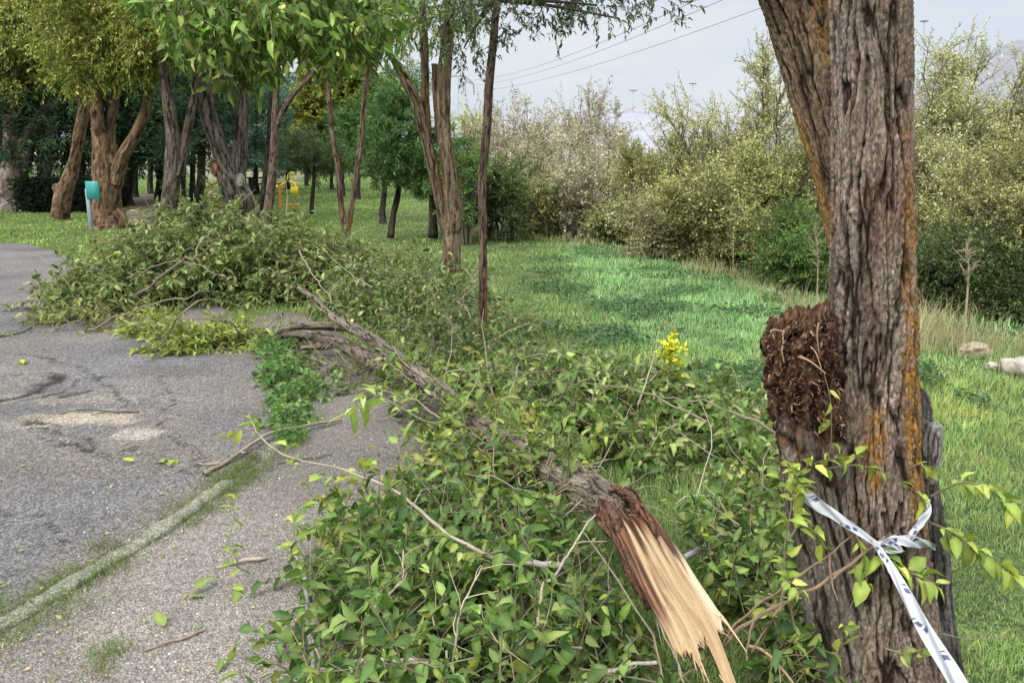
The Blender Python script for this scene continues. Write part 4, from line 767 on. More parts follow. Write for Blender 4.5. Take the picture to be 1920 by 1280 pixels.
nearr = (X[:, 0] > 1.1) & (X[:, 1] < 7); h = (.045 + .03 * mead) * hm * (.6 + .8 * rng.random(len(X))); h = np.where(nearr, h * .75, h)
w = np.maximum(.0032, r * .0010)
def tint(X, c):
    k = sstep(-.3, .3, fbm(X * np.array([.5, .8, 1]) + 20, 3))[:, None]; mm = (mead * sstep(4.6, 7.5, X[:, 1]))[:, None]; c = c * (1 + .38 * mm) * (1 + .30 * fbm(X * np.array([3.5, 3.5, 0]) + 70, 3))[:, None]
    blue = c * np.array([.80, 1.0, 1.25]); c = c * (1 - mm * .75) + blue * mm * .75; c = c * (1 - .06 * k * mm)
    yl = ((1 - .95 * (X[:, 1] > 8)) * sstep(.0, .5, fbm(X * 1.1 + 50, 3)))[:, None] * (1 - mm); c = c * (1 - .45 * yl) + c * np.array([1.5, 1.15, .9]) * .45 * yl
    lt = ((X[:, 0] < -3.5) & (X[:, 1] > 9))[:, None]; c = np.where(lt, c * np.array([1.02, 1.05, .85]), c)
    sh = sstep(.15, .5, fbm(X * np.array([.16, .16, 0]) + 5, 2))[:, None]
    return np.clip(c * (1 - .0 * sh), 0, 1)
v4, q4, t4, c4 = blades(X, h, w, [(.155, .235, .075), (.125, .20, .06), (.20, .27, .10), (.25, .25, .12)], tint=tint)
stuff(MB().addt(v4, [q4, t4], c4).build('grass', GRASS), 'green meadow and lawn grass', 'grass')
# low broad weeds in the meadow
X, r = field(4.5, 17, 60000, -8, 42); m = (fbm(X * np.array([.9, .9, 0]) + 33, 3) > .12) & ~inpoly(X, bl_poly) & ~inpoly(X, walk_poly) & (X[:, 0] > .1); X = X[m][:16000]; n = len(X); X[:, 2] = ground_z(X[:, 0], X[:, 1]) + .02 + .06 * rng.random(n)
stuff(MB().add(*leaves(X, nrm(rng.normal(size=(n, 3)) * np.array([1, 1, .4])), nrm(np.array([0, 0, 1.]) + rng.normal(0, .4, (n, 3))), .035 + .03 * rng.random(n), np.full(n, .5), palette(rng, n, [(.045, .09, .035), (.06, .11, .042), (.035, .07, .03)]), False)).build('meadow_weeds', LEAF), 'low dark green weeds in patches across the meadow', 'weeds')
# kerb grass tufts
ks = []
kl = np.array(kerb_line)
for (u, v, s, k) in [(70, 1140, .10, 420), (15, 1180, .09, 380), (120, 1125, .07, 200), (215, 1060, .05, 170), (195, 1030, .04, 110), (340, 980, .07, 300), (385, 950, .07, 340), (350, 962, .05, 140), (440, 905, .07, 420), (465, 885, .06, 350), (500, 868, .06, 160), (540, 840, .06, 250), (100, 1100, .05, 100), (280, 1018, .04, 70), (-60, 1215, .1, 300), (420, 925, .05, 200), (240, 1035, .03, 60), (195, 1235, .035, 90), (225, 1225, .03, 70), (190, 1265, .03, 60)]:
    p = gp(u, v); ks.append(p + np.stack([rng.normal(0, s, k), rng.normal(0, s, k), np.zeros(k)], 1))
kpl = smooth(kl[:80], 2000); nn_ = 15000; i_ = rng.integers(0, 1999, nn_); q_ = np.hstack([kpl[i_], np.zeros((nn_, 1))]); q_[:, :2] += rng.normal(0, .04, (nn_, 2)); q_ = q_[fbm(q_ * np.array([2.2, 2.2, 0]) + 3, 3) > -.02]; ks.append(q_)
X = np.vstack(ks); X = X[(seg_dist(X, kerb_line) > .035) | (rng.random(len(X)) < .15)]; n = len(X)
v4, q4, t4, c4 = blades(X, .02 + .055 * rng.random(n) ** 1.5, np.full(n, .0028), [(.08, .15, .035), (.05, .11, .022), (.12, .15, .05), (.16, .13, .06)], .7)
stuff(MB().addt(v4, [q4, t4], c4).build('kerb_grass', GRASS), 'short grass growing along both sides of the kerb', 'grass')
# dry tall grass along the bushes
L_ = np.array(bush_line); L_ = L_[L_[:, 0] < 9]; n = 8000; i = rng.integers(0, len(L_) - 1, n); f = rng.random((n, 1)); X = np.hstack([L_[i] * (1 - f) + L_[i + 1] * f, np.zeros((n, 1))]); X[:, :2] += rng.normal(0, .28, (n, 2))
dn = fbm(X * np.array([.9, .9, 0]) + 8, 2); m = dn > .05 - .3 * rng.random(n); X = X[m]; dn = dn[m]; n = len(X); r = np.linalg.norm(X[:, :2], axis=1)
hh = (.04 + .13 * rng.random(n) ** 1.8) * (1 + dn); 
v4, q4, t4, c4 = blades(X, hh, np.maximum(.004, r * .0006), [(.30, .255, .15), (.25, .21, .115), (.37, .32, .21), (.19, .20, .09), (.14, .18, .06)], .3)
stuff(MB().addt(v4, [q4, t4], c4).build('dry_grass', GRASS), 'tall straw coloured dry grass along the foot of the bushes', 'grass')
n = 700; X = np.vstack([gp(1745, 640)[None] + rng.normal(0, 1, (n, 3)) * np.array([.28, .3, 0]), gp(1530, 540)[None] + rng.normal(0, 1, (150, 3)) * np.array([.15, .3, 0])]); n = len(X)
v4, q4, t4, c4 = blades(X, .12 + .34 * rng.random(n), np.full(n, .005), [(.34, .30, .19), (.29, .24, .14), (.22, .22, .10)], .25)
stuff(MB().addt(v4, [q4, t4], c4).build('tall_dry_grass', GRASS), 'tallest straw grass right of the big tree', 'grass')

# =================================================================== OTHER TREES
def tree(label, stems, name='tree', cols=None, crown=None, lich=None, org=None, seg=36, ds=.045, amp=.02, cell=.05, group=None, cat='tree', seed=[50]):
    """stems: lists of (u,v,Y,width px); the first is the trunk with its foot first"""
    cols = tuple(tuple(.95 * q for q in c_) for c_ in (cols or WARM)); b = np.array(stems[0][0][:3]); foot = pt(*b) if org is None else org; t = thing(name, label, cat, (foot[0], foot[1], 0), group)
    mb = MB()
    for i, s in enumerate(stems):
        P = [(*ax(*q)[:3], ax(*q)[3] * .80) for q in s]
        if i == 0: x, y, z, r = P[0]; P = [(x, y, -.15, r * 1.55), (x, y, max(0, z) + .05, r * 1.22)] + [(*P[0][:2], .35 + z, r)] + P[1:] if P[1][2] > .6 else P
        seed[0] += 1; v, f, c = trunk(P, seg, ds, amp, cell, cols, seed[0], .12, 4, lich)
        if i == 0 or len(v) < 10: mb.addt(v, f, c)
        else: MB().addt(v, f, c).build('limb', BARKFAR, t)
    mb.build('trunk', BARKFAR, t)
    if crown: crown(t)
    return t
def crown(blobs, n, TL, per, L, W, pal, near=False, droop=.1, clump=.6, shell=.2, hang=.35, tw=(.006, .002), bias=(0, 0, 0), cs=1.2, tcol=(.08, .065, .05), name='crown', limbs=None, spin=.7, cl=.3, wig=.2):
    def fn(t):
        P = cloud(rng, blobs, n, TL, .6, 4, shell, clump, cs, droop, bias, wig, .1, spin)
        a = MB(); twigmesh(a, rng, P, tw[0], tw[1], 3, tcol)
        if limbs is not None:
            B = np.array(blobs)
            for s in limbs:
                for b in B[np.argsort(np.linalg.norm(B[:, :3] - s, axis=1))[:max(2, len(B) // max(1, len(limbs)))]]:
                    q = smooth(np.array([s, (s + b[:3]) / 2 + rng.normal(0, .1, 3) * b[3] + np.array([0, 0, .1 * b[5]]), b[:3]]), 8)[None]; twigmesh(a, rng, q, tw[0] * 6, tw[0] * 2, 6, tcol)
        a.build('twigs', TWIG, t)
        MB().add(*dress(rng, P, per, L, W, pal, near, hang, .7, .05, cl)).build(name, LEAFFAR if not near else LEAF, t)
    return fn
def pb(u, v, Yd, rx, ry, rz): return (*pt(u, v, Yd), rx, ry, rz)
OY = [(.18, .20, .04), (.13, .165, .035), (.26, .25, .06), (.07, .10, .025), (.36, .33, .13), (.11, .165, .035)]
LX = lichen(.32, (.8, -.2, 0), .5, (.36, .18, .04), fs=2.6)
# -- left row of rough trees
def left(u0, v0): return gp(u0, v0)[1]
Y1 = left(20, 392); Y2 = left(95, 392); Y3 = left(115, 410); Y4 = left(200, 425); Y5 = left(318, 435); Y6 = left(450, 425)
tree('grey trunk at the far left edge with one limb leaning right', [[(20, 388, Y1, 60), (27, 330, Y1, 56), (24, 260, Y1, 40), (14, 180, Y1, 30), (8, 60, Y1, 22), (5, -60, Y1, 16)], [(38, 320, Y1, 36), (60, 250, Y1, 34), (95, 190, Y1, 24), (120, 120, Y1, 18), (150, 0, Y1, 12)], [(5, 340, Y1 + .3, 22), (-5, 240, Y1 + .3, 18), (-10, 120, Y1 + .3, 15)]], cols=tuple(tuple(1.4 * q for q in w_) for w_ in GREY),
     crown=crown([pb(-60, 40, Y1 + .5, 1.6, 1.5, 1.1), pb(60, 40, Y1 + 1, 1.5, 1.5, 1.0), pb(20, 150, Y1 - .5, .6, .6, .5), pb(-30, 120, Y1 - .5, .8, .6, .7), pb(60, 120, Y1, .9, .7, .7), pb(0, -80, Y1 + 1, 2.2, 2, 1.4), pb(10, 60, Y1 - 1, .9, .8, .8)], 3600, .6, 24, .12, .38, OY, droop=.22, hang=.6, clump=.1, limbs=[pt(8, 60, Y1)]))
tree('slim straight trunk between the leftmost tree and the leaning one', [[(92, 392, Y2, 20), (88, 330, Y2, 18), (98, 250, Y2, 16), (104, 180, Y2, 15), (110, 60, Y2, 12)]], cols=GREY, seg=24,
     crown=crown([pb(90, 150, Y2, .5, .6, .45), pb(110, 60, Y2 + .5, 1.0, 1, .8)], 700, .5, 22, .11, .35, OY, droop=.22, hang=.6, limbs=[pt(104, 150, Y2)]))
tree('leaning brown tree with a pale broken knob left of the teal box', [[(112, 408, Y3, 40), (118, 370, Y3, 40), (135, 320, Y3, 28), (148, 260, Y3, 24), (158, 190, Y3, 23), (160, 100, Y3, 20), (165, -20, Y3, 16)], [(116, 360, Y3, 30), (107, 350, Y3, 22), (104, 345, Y3, 12)]], cols=WARM,
     crown=crown([pb(150, 80, Y3, 1.2, 1.2, .8), pb(210, 20, Y3 + .5, 1.4, 1.3, .9), pb(130, 140, Y3 - .5, .6, .6, .35), pb(160, -90, Y3, 2.2, 2, 1.2)], 1900, .5, 24, .11, .38, OY, droop=.22, hang=.6, limbs=[pt(160, 90, Y3)]))
tree('stout rough tree with three limbs directly behind the teal box', [[(203, 422, Y4, 62), (200, 370, Y4, 58), (196, 320, Y4, 52), (188, 260, Y4, 34), (180, 200, Y4, 26), (178, 150, Y4, 22), (175, 60, Y4, 16)], [(205, 310, Y4, 34), (206, 250, Y4 + .2, 22), (214, 190, Y4 + .2, 20), (220, 120, Y4 + .2, 15)], [(215, 345, Y4, 34), (228, 300, Y4, 28), (255, 250, Y4 - .1, 24), (275, 200, Y4 - .1, 20), (283, 150, Y4 - .1, 17), (290, 60, Y4, 12)], [(222, 400, Y4 - .1, 30), (230, 412, Y4 - .2, 20), (228, 424, Y4 - .2, 18)]], cols=WARM, seg=48, cell=.055, amp=.03,
     crown=crown([pb(190, 70, Y4, 1.2, 1.2, .7), pb(270, 60, Y4 - .3, 1.1, 1.1, .8), pb(250, 120, Y4 - .5, .6, .6, .4), pb(200, -50, Y4, 2, 2, 1.0), pb(160, 130, Y4 - .3, .5, .5, .3)], 2100, .5, 24, .105, .36, OY, droop=.22, hang=.6, limbs=[pt(178, 150, Y4), pt(283, 150, Y4)]))
tree('dark straight tree between the dirt path and the branch heap', [[(316, 436, Y5, 44), (318, 380, Y5, 40), (325, 310, Y5, 38), (322, 240, Y5, 28), (312, 170, Y5, 24), (305, 110, Y5, 20), (300, 0, Y5, 16)], [(332, 330, Y5, 30), (345, 270, Y5 + .1, 22), (358, 210, Y5 + .1, 18), (366, 150, Y5, 15), (370, 60, Y5, 12)]], cols=((.02, .016, .013), (.115, .092, .07), (.20, .165, .13)),
     crown=crown([pb(310, 60, Y5, .9, .9, .7), pb(340, 0, Y5, 1.4, 1.4, .9)], 900, .45, 24, .10, .36, OY, droop=.22, hang=.6, limbs=[pt(305, 110, Y5)]))
def wound(V, D, h, c): return c
t6 = tree('thick forked tree with an orange wound and a white knot behind the branch heap', [[(450, 425, Y6, 66), (446, 370, Y6, 64), (425, 320, Y6, 50), (410, 270, Y6, 38), (391, 215, Y6, 36), (382, 150, Y6, 33), (378, 60, Y6, 28), (370, -60, Y6, 20)], [(444, 340, Y6, 44), (450, 275, Y6 + .05, 32), (455, 210, Y6 + .05, 30), (458, 150, Y6, 26), (462, 40, Y6, 20)]], cols=((.022, .018, .015), (.15, .12, .098), (.26, .22, .185)), seg=56, cell=.06, amp=.03,
     crown=crown([pb(420, 20, Y6 + .5, 1.5, 1.3, .8), pb(470, -40, Y6 + .5, 1.4, 1.3, .9)], 420, .45, 20, .085, .38, [(.08, .13, .03), (.11, .16, .035), (.05, .08, .02)], droop=.15, hang=.5, limbs=[pt(378, 60, Y6), pt(462, 40, Y6)]))
c0 = pt(402, 315, Y6 - .25); ring = np.array([(c0[0] + .055 * math.cos(a) + .03 * math.sin(2 * a), c0[1] + .03 * math.cos(a), c0[2] + .19 * math.sin(a)) for a in np.linspace(0, 2 * math.pi, 20)])[None]
a = MB(); v, f = tubes(ring, np.full((1, 20), .028), 8); a.add(v, f, (.16, .10, .07)); v, f, c = trunk([(c0[0], c0[1] + .05, c0[2] - .17, .02), (c0[0], c0[1] + .04, c0[2], .065), (c0[0], c0[1] + .05, c0[2] + .17, .02)], 20, .02, .01, .03, ((.2, .07, .02), (.40, .17, .06), (.5, .26, .12)), 3); a.addt(v, f, c); a.build('orange_wound', BARKFAR, t6)
c0 = pt(449, 338, Y6 - .38); an_ = np.linspace(0, 2 * math.pi, 28)
ring = np.array([(c0[0] + .085 * math.cos(t), c0[1] + .01, c0[2] + .13 * math.sin(t)) for t in an_])[None]; a = MB(); v, f = tubes(ring, np.full((1, 28), .026) * (1 + .3 * np.sin(an_ * 3))[None], 8); a.add(v, f, (.26, .23, .19))
v, f, c = trunk([(c0[0], c0[1] + .12, c0[2], .09), (c0[0], c0[1] + .03, c0[2], .088), (c0[0], c0[1] + .005, c0[2], .075)], 28, .01, .006, .02, ((.2, .17, .13), (.40, .36, .30), (.5, .46, .4)), 4); v[:, 2] = c0[2] + (v[:, 2] - c0[2]) * 1.45; a.addt(v, f, c); a.build('white_knot', BARKFAR, t6)
# -- slim trees on the lawn
Y7 = left(505, 450); tree('slim pale brown tree with one bare limb rising to the right', [[(503, 445, Y7, 24), (505, 380, Y7, 21), (513, 300, Y7, 20), (516, 230, Y7, 17), (519, 150, Y7, 13), (522, 40, Y7, 10)], [(520, 235, Y7, 12), (532, 205, Y7, 12), (552, 175, Y7, 11), (580, 145, Y7, 10), (600, 120, Y7, 8), (640, 80, Y7, 5)]], cols=REDB, seg=28, ds=.03, cell=.03, amp=.01,
     crown=crown([pb(520, 30, Y7, .8, .8, .6), pb(640, 70, Y7, .5, .5, .4)], 240, .4, 18, .08, .4, FRESH, droop=.15, limbs=[pt(519, 100, Y7)]))
Y7b = left(480, 425); tree('dark thin leaning trunk just behind the slim pale brown tree', [[(478, 425, Y7b, 16), (488, 390, Y7b, 14), (496, 340, Y7b, 12), (505, 240, Y7b, 9), (510, 100, Y7b, 7)]], cols=DARK, seg=20)
Y8 = left(645, 520); tree('slender double stemmed tree forming a narrow V above the heap', [[(646, 520, Y8, 18), (647, 470, Y8, 19), (648, 430, Y8, 19), (640, 390, Y8, 13), (634, 320, Y8, 13), (622, 240, Y8, 11), (616, 160, Y8, 10), (610, 60, Y8, 8), (600, -60, Y8, 6)], [(650, 440, Y8, 15), (657, 400, Y8, 13), (668, 330, Y8, 13), (678, 250, Y8, 12), (685, 170, Y8, 11), (697, 95, Y8, 9), (705, 20, Y8, 8)]], cols=REDB, seg=28, ds=.025, cell=.028, amp=.008, lich=lichen(.45),
     crown=crown([pb(600, 20, Y8, .9, .8, .5), pb(700, 30, Y8, .8, .8, .5), pb(650, -40, Y8, 1.2, 1.0, .6)], 420, .35, 16, .075, .42, FRESH, True, droop=.12, limbs=[pt(610, 60, Y8), pt(700, 40, Y8)]))
Y10 = left(850, 572)
tree('orange lichen covered tree with three stems standing at the fallen crown', [[(850, 570, Y10, 46), (848, 510, Y10, 44), (846, 450, Y10, 44), (850, 400, Y10, 38), (842, 320, Y10, 34), (832, 240, Y10, 32), (832, 160, Y10, 31), (838, 80, Y10, 30), (842, 0, Y10, 28), (846, -120, Y10, 22)],
    [(838, 440, Y10 + .02, 28), (824, 370, Y10 + .02, 26), (806, 290, Y10, 26), (792, 235, Y10, 25), (775, 180, Y10 - .02, 22), (742, 120, Y10, 16), (715, 80, Y10, 12), (680, 20, Y10, 8)], [(800, 260, Y10 + .05, 20), (797, 180, Y10 + .08, 18), (796, 100, Y10 + .08, 18), (792, 0, Y10 + .1, 17), (788, -100, Y10 + .1, 14)], [(822, 260, Y10 + .1, 14), (818, 200, Y10 + .1, 13), (814, 120, Y10 + .1, 14)]], cols=((.03, .021, .013), (.15, .112, .07), (.25, .195, .13)), lich=LX, seg=56, ds=.018, cell=.032, amp=.014,
    crown=crown([pb(740, 30, Y10, .7, .7, .35), pb(800, -40, Y10, 1.0, .9, .5), pb(860, 20, Y10, .35, .5, .25), pb(700, 90, Y10 - .2, .3, .3, .2)], 360, .3, 14, .062, .42, FRESH + MIDG, True, droop=.12, limbs=[pt(742, 60, Y10), pt(842, -60, Y10)]))
Y11 = left(905, 665)
DG = [(.035, .06, .022), (.05, .08, .03), (.025, .045, .02), (.075, .10, .04)]
tree('slim straight reddish tree in front of the meadow with a dark leafy top', [[(905, 655, Y11, 20), (905, 600, Y11, 20), (906, 500, Y11, 19), (905, 420, Y11, 19), (904, 340, Y11, 19), (912, 250, Y11, 20), (917, 160, Y11, 20), (925, 80, Y11, 19), (932, 0, Y11, 16), (938, -90, Y11, 12)]], cols=((.03, .021, .015), (.145, .10, .072), (.24, .175, .13)), lich=lichen(.5), seg=40, ds=.012, cell=.02, amp=.006,
    crown=crown([pb(900, 30, Y11, .32, .5, .22), pb(960, 10, Y11 - .1, .35, .5, .20), pb(1040, -10, Y11 - .2, .38, .4, .18), pb(1120, 10, Y11 - .3, .25, .3, .14), pb(1090, -60, Y11 - .3, .6, .5, .25), pb(1160, 35, Y11 - .4, .12, .15, .07), pb(1220, -15, Y11 - .4, .25, .25, .12), pb(870, 90, Y11, .15, .2, .10), pb(900, -90, Y11, .8, .7, .4)], 520, .22, 12, .048, .42, DG, True, droop=.14, tw=(.003, .0012), limbs=[pt(930, 0, Y11)], clump=.7, cs=3))

# -- lawn trees behind
def needle(label, foot, stem, blobs, n, pal, name='pine_tree', L=.13, W=.14, per=26, TL=.35, cols=DARK, group=None, shell=.3, seg=20, clump=.6, spin=.9):
    return tree(label, [stem] if not isinstance(stem[0], list) else stem, name=name, cols=cols, seg=seg, ds=.12, amp=.015, cell=.06, group=group, cat='tree' if name == 'tree' else name.replace('_', ' '),
        crown=crown(blobs, n, TL, per, L, W, pal, False, .02, clump, shell, .0, (.008, .003), (0, 0, .15), 1.0, (.06, .05, .035), 'crown', None, spin))
PG = [(.06, .12, .04), (.09, .16, .055), (.04, .08, .03), (.13, .20, .075)]
BG = [(.07, .135, .085), (.10, .17, .11), (.045, .09, .055), (.14, .21, .14)]
Yp = left(735, 448); needle('small round crowned pine on a leaning trunk on the lawn', 0, [(732, 446, Yp, 16), (738, 400, Yp, 14), (747, 360, Yp, 12), (750, 300, Yp, 9), (748, 180, Yp, 5)],
    [pb(745, 190, Yp, .38, .4, .45), pb(745, 240, Yp, .62, .6, .55), pb(735, 290, Yp, .78, .7, .45), pb(780, 310, Yp, .6, .6, .35), pb(715, 325, Yp, .4, .5, .2), pb(800, 345, Yp - .1, .5, .5, .16)], 950, PG, L=.12, TL=.22)
Yp2 = left(718, 418); needle('dark straight trunk with green crown just left behind the small pine', 0, [(718, 416, Yp2, 14), (720, 370, Yp2, 13), (722, 280, Yp2, 11), (724, 150, Yp2, 8)],
    [pb(715, 200, Yp2, .6, .7, .7), pb(700, 270, Yp2, .5, .6, .5), pb(760, 160, Yp2, .6, .6, .5)], 520, PG, L=.14, TL=.26)
Yq = left(810, 448); needle('dark trunk half hidden behind the orange lichen covered tree', 0, [(811, 446, Yq, 24), (812, 400, Yq, 20), (812, 340, Yq, 18), (812, 240, Yq, 12)], [pb(815, 300, Yq, .5, .6, .8), pb(860, 360, Yq, .35, .5, .9)], 420, PG, L=.13, TL=.26)
Yr = left(583, 402); needle('little dark tree with a thin trunk in the middle of the lawn', 0, [(583, 401, Yr, 10), (586, 370, Yr, 9), (588, 340, Yr, 8), (590, 290, Yr, 5)], [pb(590, 290, Yr, .9, .8, .5), pb(560, 270, Yr, .8, .8, .4), pb(620, 290, Yr, .6, .7, .45), pb(590, 320, Yr, .4, .5, .25)], 420, [(.07, .10, .045), (.10, .135, .06), (.045, .07, .03)], L=.15)
Ys = left(670, 372); needle('far dark trunk seen inside the narrow V tree', 0, [(671, 372, Ys, 12), (672, 340, Ys, 10), (672, 250, Ys, 8)], [pb(672, 250, Ys, 1.3, 1.2, 1.3)], 300, PG, L=.25, TL=.5)
needle('yellowing broad tree at the back of the lawn', 0, [(642, 352, 34, 9), (642, 300, 34, 8), (645, 220, 34, 6)], [pb(635, 190, 34, 1.7, 1.6, 1.5), pb(600, 205, 34, 1.1, 1.2, 1.0), pb(670, 200, 34, 1.3, 1.2, 1.2), pb(640, 130, 34, 1.5, 1.4, 1.2), pb(650, 250, 34, .9, 1, .5)], 1400, [(.16, .165, .035), (.12, .14, .035), (.21, .20, .045), (.09, .12, .03)], name='tree', L=.24, W=.45, TL=.6)
needle('bluish green pine behind the slim pale brown tree', 0, [(540, 350, 42, 10), (540, 300, 42, 8), (540, 180, 42, 5)], [pb(540, 250, 42, 2.0, 1.8, 1.2), pb(500, 280, 42, 1.3, 1.4, .9), pb(555, 210, 42, 1.5, 1.5, 1.2), pb(530, 310, 42, 1.4, 1.2, .5)], 800, BG, L=.3, TL=.6)
needle('tall bluish pine seen between the forks of the thick tree', 0, [(480, 350, 36, 12), (480, 300, 36, 9), (480, 160, 36, 6)], [pb(480, 180, 36, 1.3, 1.4, 1.4), pb(490, 230, 36, 1.6, 1.5, 1.2), pb(480, 290, 36, 1.5, 1.5, .8)], 700, BG, L=.28, TL=.5)
needle('pale green conifer showing left of the far V tree trunk', 0, [(575, 345, 48, 9), (576, 240, 48, 6)], [pb(575, 200, 48, 2.0, 1.8, 2.0), pb(585, 280, 48, 2.2, 1.8, 1.2)], 600, [(.05, .10, .05), (.08, .13, .07), (.03, .06, .03)], L=.3, TL=.6)
for i, (u, v, Yd, h, lb) in enumerate([(622, 352, 42, 300, 'first of two thin dark far trunks at the back of the lawn'), (641, 354, 40, 300, 'second of two thin dark far trunks at the back of the lawn')]):
    needle(lb, 0, [(u, v, Yd, 8), (u, 320, Yd, 7), (u + 2, h - 80, Yd, 5)], [pb(u, 285, Yd, 1.5, 1.4, .9)], 200, PG, L=.3, TL=.6)
# dark evergreen wood behind the left trunks
CD = [(.03, .06, .032), (.045, .085, .042), (.07, .12, .055), (.016, .034, .018)]
lbs = ['dark evergreen at the far left behind the leftmost tree', 'dark evergreen behind the slim straight trunk', 'dark evergreen filling the gap behind the teal box', 'dark evergreen above the dirt path', 'dark evergreen behind the dark straight tree', 'dark evergreen left of the thick forked tree']
for i, (u, Yd) in enumerate([(0, 27), (75, 25), (150, 26), (240, 27), (300, 30), (375, 26)]):
    x = pt(u, 300, Yd)[0]
    needle(lbs[i], 0, [(u, 382, Yd, 22), (u + 2, 330, Yd, 18), (u + 4, 200, Yd, 14), (u + 4, 60, Yd, 8)], [(x, Yd, 2.6, 1.7, 1.4, 1.0), (x + .4, Yd + .4, 3.8, 1.9, 1.5, 1.2), (x - .3, Yd + .6, 5.3, 1.7, 1.5, 1.3), (x - .2, Yd - .3, 1.7, 1.2, 1, .5)], 620, CD, name='evergreen_tree', L=.26, W=.2, TL=.7, per=22, shell=.2, spin=.7)
rest = [(255, 384, 33), (283, 368, 36), (345, 372, 34), (362, 378, 30), (228, 378, 38), (305, 362, 42)]
for i, (u, v, Yd) in enumerate(rest):
    needle(['dark trunk at the bend of the dirt path', 'thin dark trunk beyond the dirt path', 'dark trunk just right of the dark straight tree', 'slender black trunk left of the thick forked tree', 'dark trunk behind the right limb of the stout tree', 'faint trunk at the far end of the dirt path'][i], 0,
        [(u, gp(0, 0)[0] * 0 + 640 - F * math.tan(PITCH - math.atan(1.6 / Yd)) * 1.0 if False else 640 - F * math.tan(PITCH - math.atan(1.6 / Yd)), Yd, 13 if i != 2 else 9), (u, 300, Yd, 11), (u + 3, 180, Yd, 8)], [pb(u, 200, Yd, 1.8, 1.5, 1.4)], 260, CD, name='evergreen_tree', L=.28, W=.2, TL=.6)
# hedge and low wall
hd = thing('hedge', 'dark clipped hedge behind the leftmost trunks', 'hedge', (*pt(110, 360, 24)[:2], 0))
hx0, hx1 = pt(30, 350, 24)[0], pt(200, 350, 24)[0]; n = 2600; X = np.stack([rng.uniform(hx0, hx1, n), rng.uniform(23.7, 24.6, n), rng.uniform(0, 1.02, n)], 1); P = grow(rng, X, rng.normal(0, .6, (n, 3)) + np.array([0, -.3, .3]), .12, 3, .2, 0, 0)
P[..., 2] = np.minimum(P[..., 2], 1.04); a = MB(); twigmesh(a, rng, P, .006, .003, 3, (.04, .03, .02)); a.box(((hx0 + hx1) / 2, 24.2, .48), (hx1 - hx0 - .1, .5, .94), 0, (.008, .012, .006)); a.build('stems', TWIG, hd); MB().add(*dress(rng, P, 10, .08, .5, [(.008, .016, .008), (.014, .026, .012)], False, 0, .6)).build('foliage', LEAFFAR, hd)
lw = MB(); x0, x1 = pt(360, 330, 58)[0], pt(575, 330, 58)[0]; lw.box(((x0 + x1) / 2, 58, .35), (x1 - x0, .3, .9), 0, (.36, .36, .25)); lw.box(((x0 + x1) / 2, 58, .86), (x1 - x0 + .1, .42, .1), 0, (.42, .42, .32))
tag(lw.build('low_wall', ROCK, None, (*pt(460, 330, 58)[:2], 0)), 'pale low wall at the back of the lawn', 'wall')
# far cream building glimpsed through the trunks
bd = thing('building', 'cream building glimpsed far behind the left trunks', 'building', (*pt(270, 330, 75)[:2], 0))
x0, x1 = pt(60, 320, 75)[0], pt(380, 320, 75)[0]; a = MB(); a.box(((x0 + x1) / 2, 77, 1.4), (x1 - x0, 4, 3.0), 0, (.58, .54, .38)); a.build('wall', ROCK, bd); a = MB(); a.box(((x0 + x1) / 2, 77, 3.05), (x1 - x0 + .6, 4.6, .25), 0, (.25, .14, .1)); a.build('roof', ROCK, bd)
for k in range(7):
    xx = x0 + (x1 - x0) * (k + .5) / 7; MB().box((xx, 74.98, 1.6), (.9, .06, 1.1), 0, (.05, .06, .07)).build('window', PAINT, bd)
# teal box on a post
sg_ = thing('box_on_post', 'small teal metal box on a grey post beside the stout rough tree', 'post box', (*gp(170, 430)[:2], 0))
pp = gp(170, 430); tl = .035; a = MB(); a.box((pp[0] + .03, pp[1], .46), (.085, .06, .96), 0, (.27, .33, .36), tl); a.build('post', PAINT, sg_)
bc = pt(174, 357, pp[1] - .03); a = MB(); a.box(bc, (.31, .07, .41), -.15, (.05, .34, .31), tl); a.build('box', PAINT, sg_)
a = MB(); a.box((bc[0] - .006, bc[1] - .041, bc[2]), (.25, .012, .35), -.15, (.03, .27, .26), tl); a.build('door', PAINT, sg_)
# yellow playground equipment
def gym(u, v, label, s, cols):
    p = gp(u, v); t = thing('exercise_machine', label, 'outdoor exercise machine', (*p[:2], 0)); a = MB()
    def bar(q, r): P = smooth(np.array([(p[0] + x * s, p[1] + y * s, z * s) for x, y, z in q]), 12)[None]; v_, f_ = tubes(P, np.full((1, 12), r), 8); return v_, f_
    a.add(*bar([(0, 0, 0), (0, 0, .5), (0, 0, 1.0)], .05), cols[1]); a.build('post', PAINT, t)
    a = MB(); a.add(*bar([(0, 0, .9), (.3, 0, 1.1), (.42, 0, 1.4)], .035), cols[0]); a.add(*bar([(0, .1, .9), (-.35, 0, .8), (-.4, 0, .45)], .04), cols[0]); a.add(*bar([(.42, 0, 1.4), (.6, 0, 1.45), (.7, 0, 1.2)], .035), cols[0]); a.add(*bar([(.42, 0, 1.1), (.65, 0, 1.0), (.75, 0, .5)], .035), cols[0]); a.build('handlebars', PAINT, t)
    a = MB(); a.box((p[0] + .62 * s, p[1], .72 * s), (.30 * s, .2, .30 * s), .3, cols[0]); a.build('backrest', PAINT, t); a = MB(); a.box((p[0] - .38 * s, p[1], .95 * s), (.2 * s, .2 * s, .22 * s), .3, cols[0]); a.build('seat', PAINT, t)
    a = MB(); a.box((p[0] + .5 * s, p[1], .1), (.6 * s, .1, .07), 0, cols[1]); a.build('footrest', PAINT, t)
gym(527, 390, 'yellow outdoor exercise machine on the lawn right of the slim pale brown tree', .8, ((.75, .52, .03), (.55, .22, .03)))
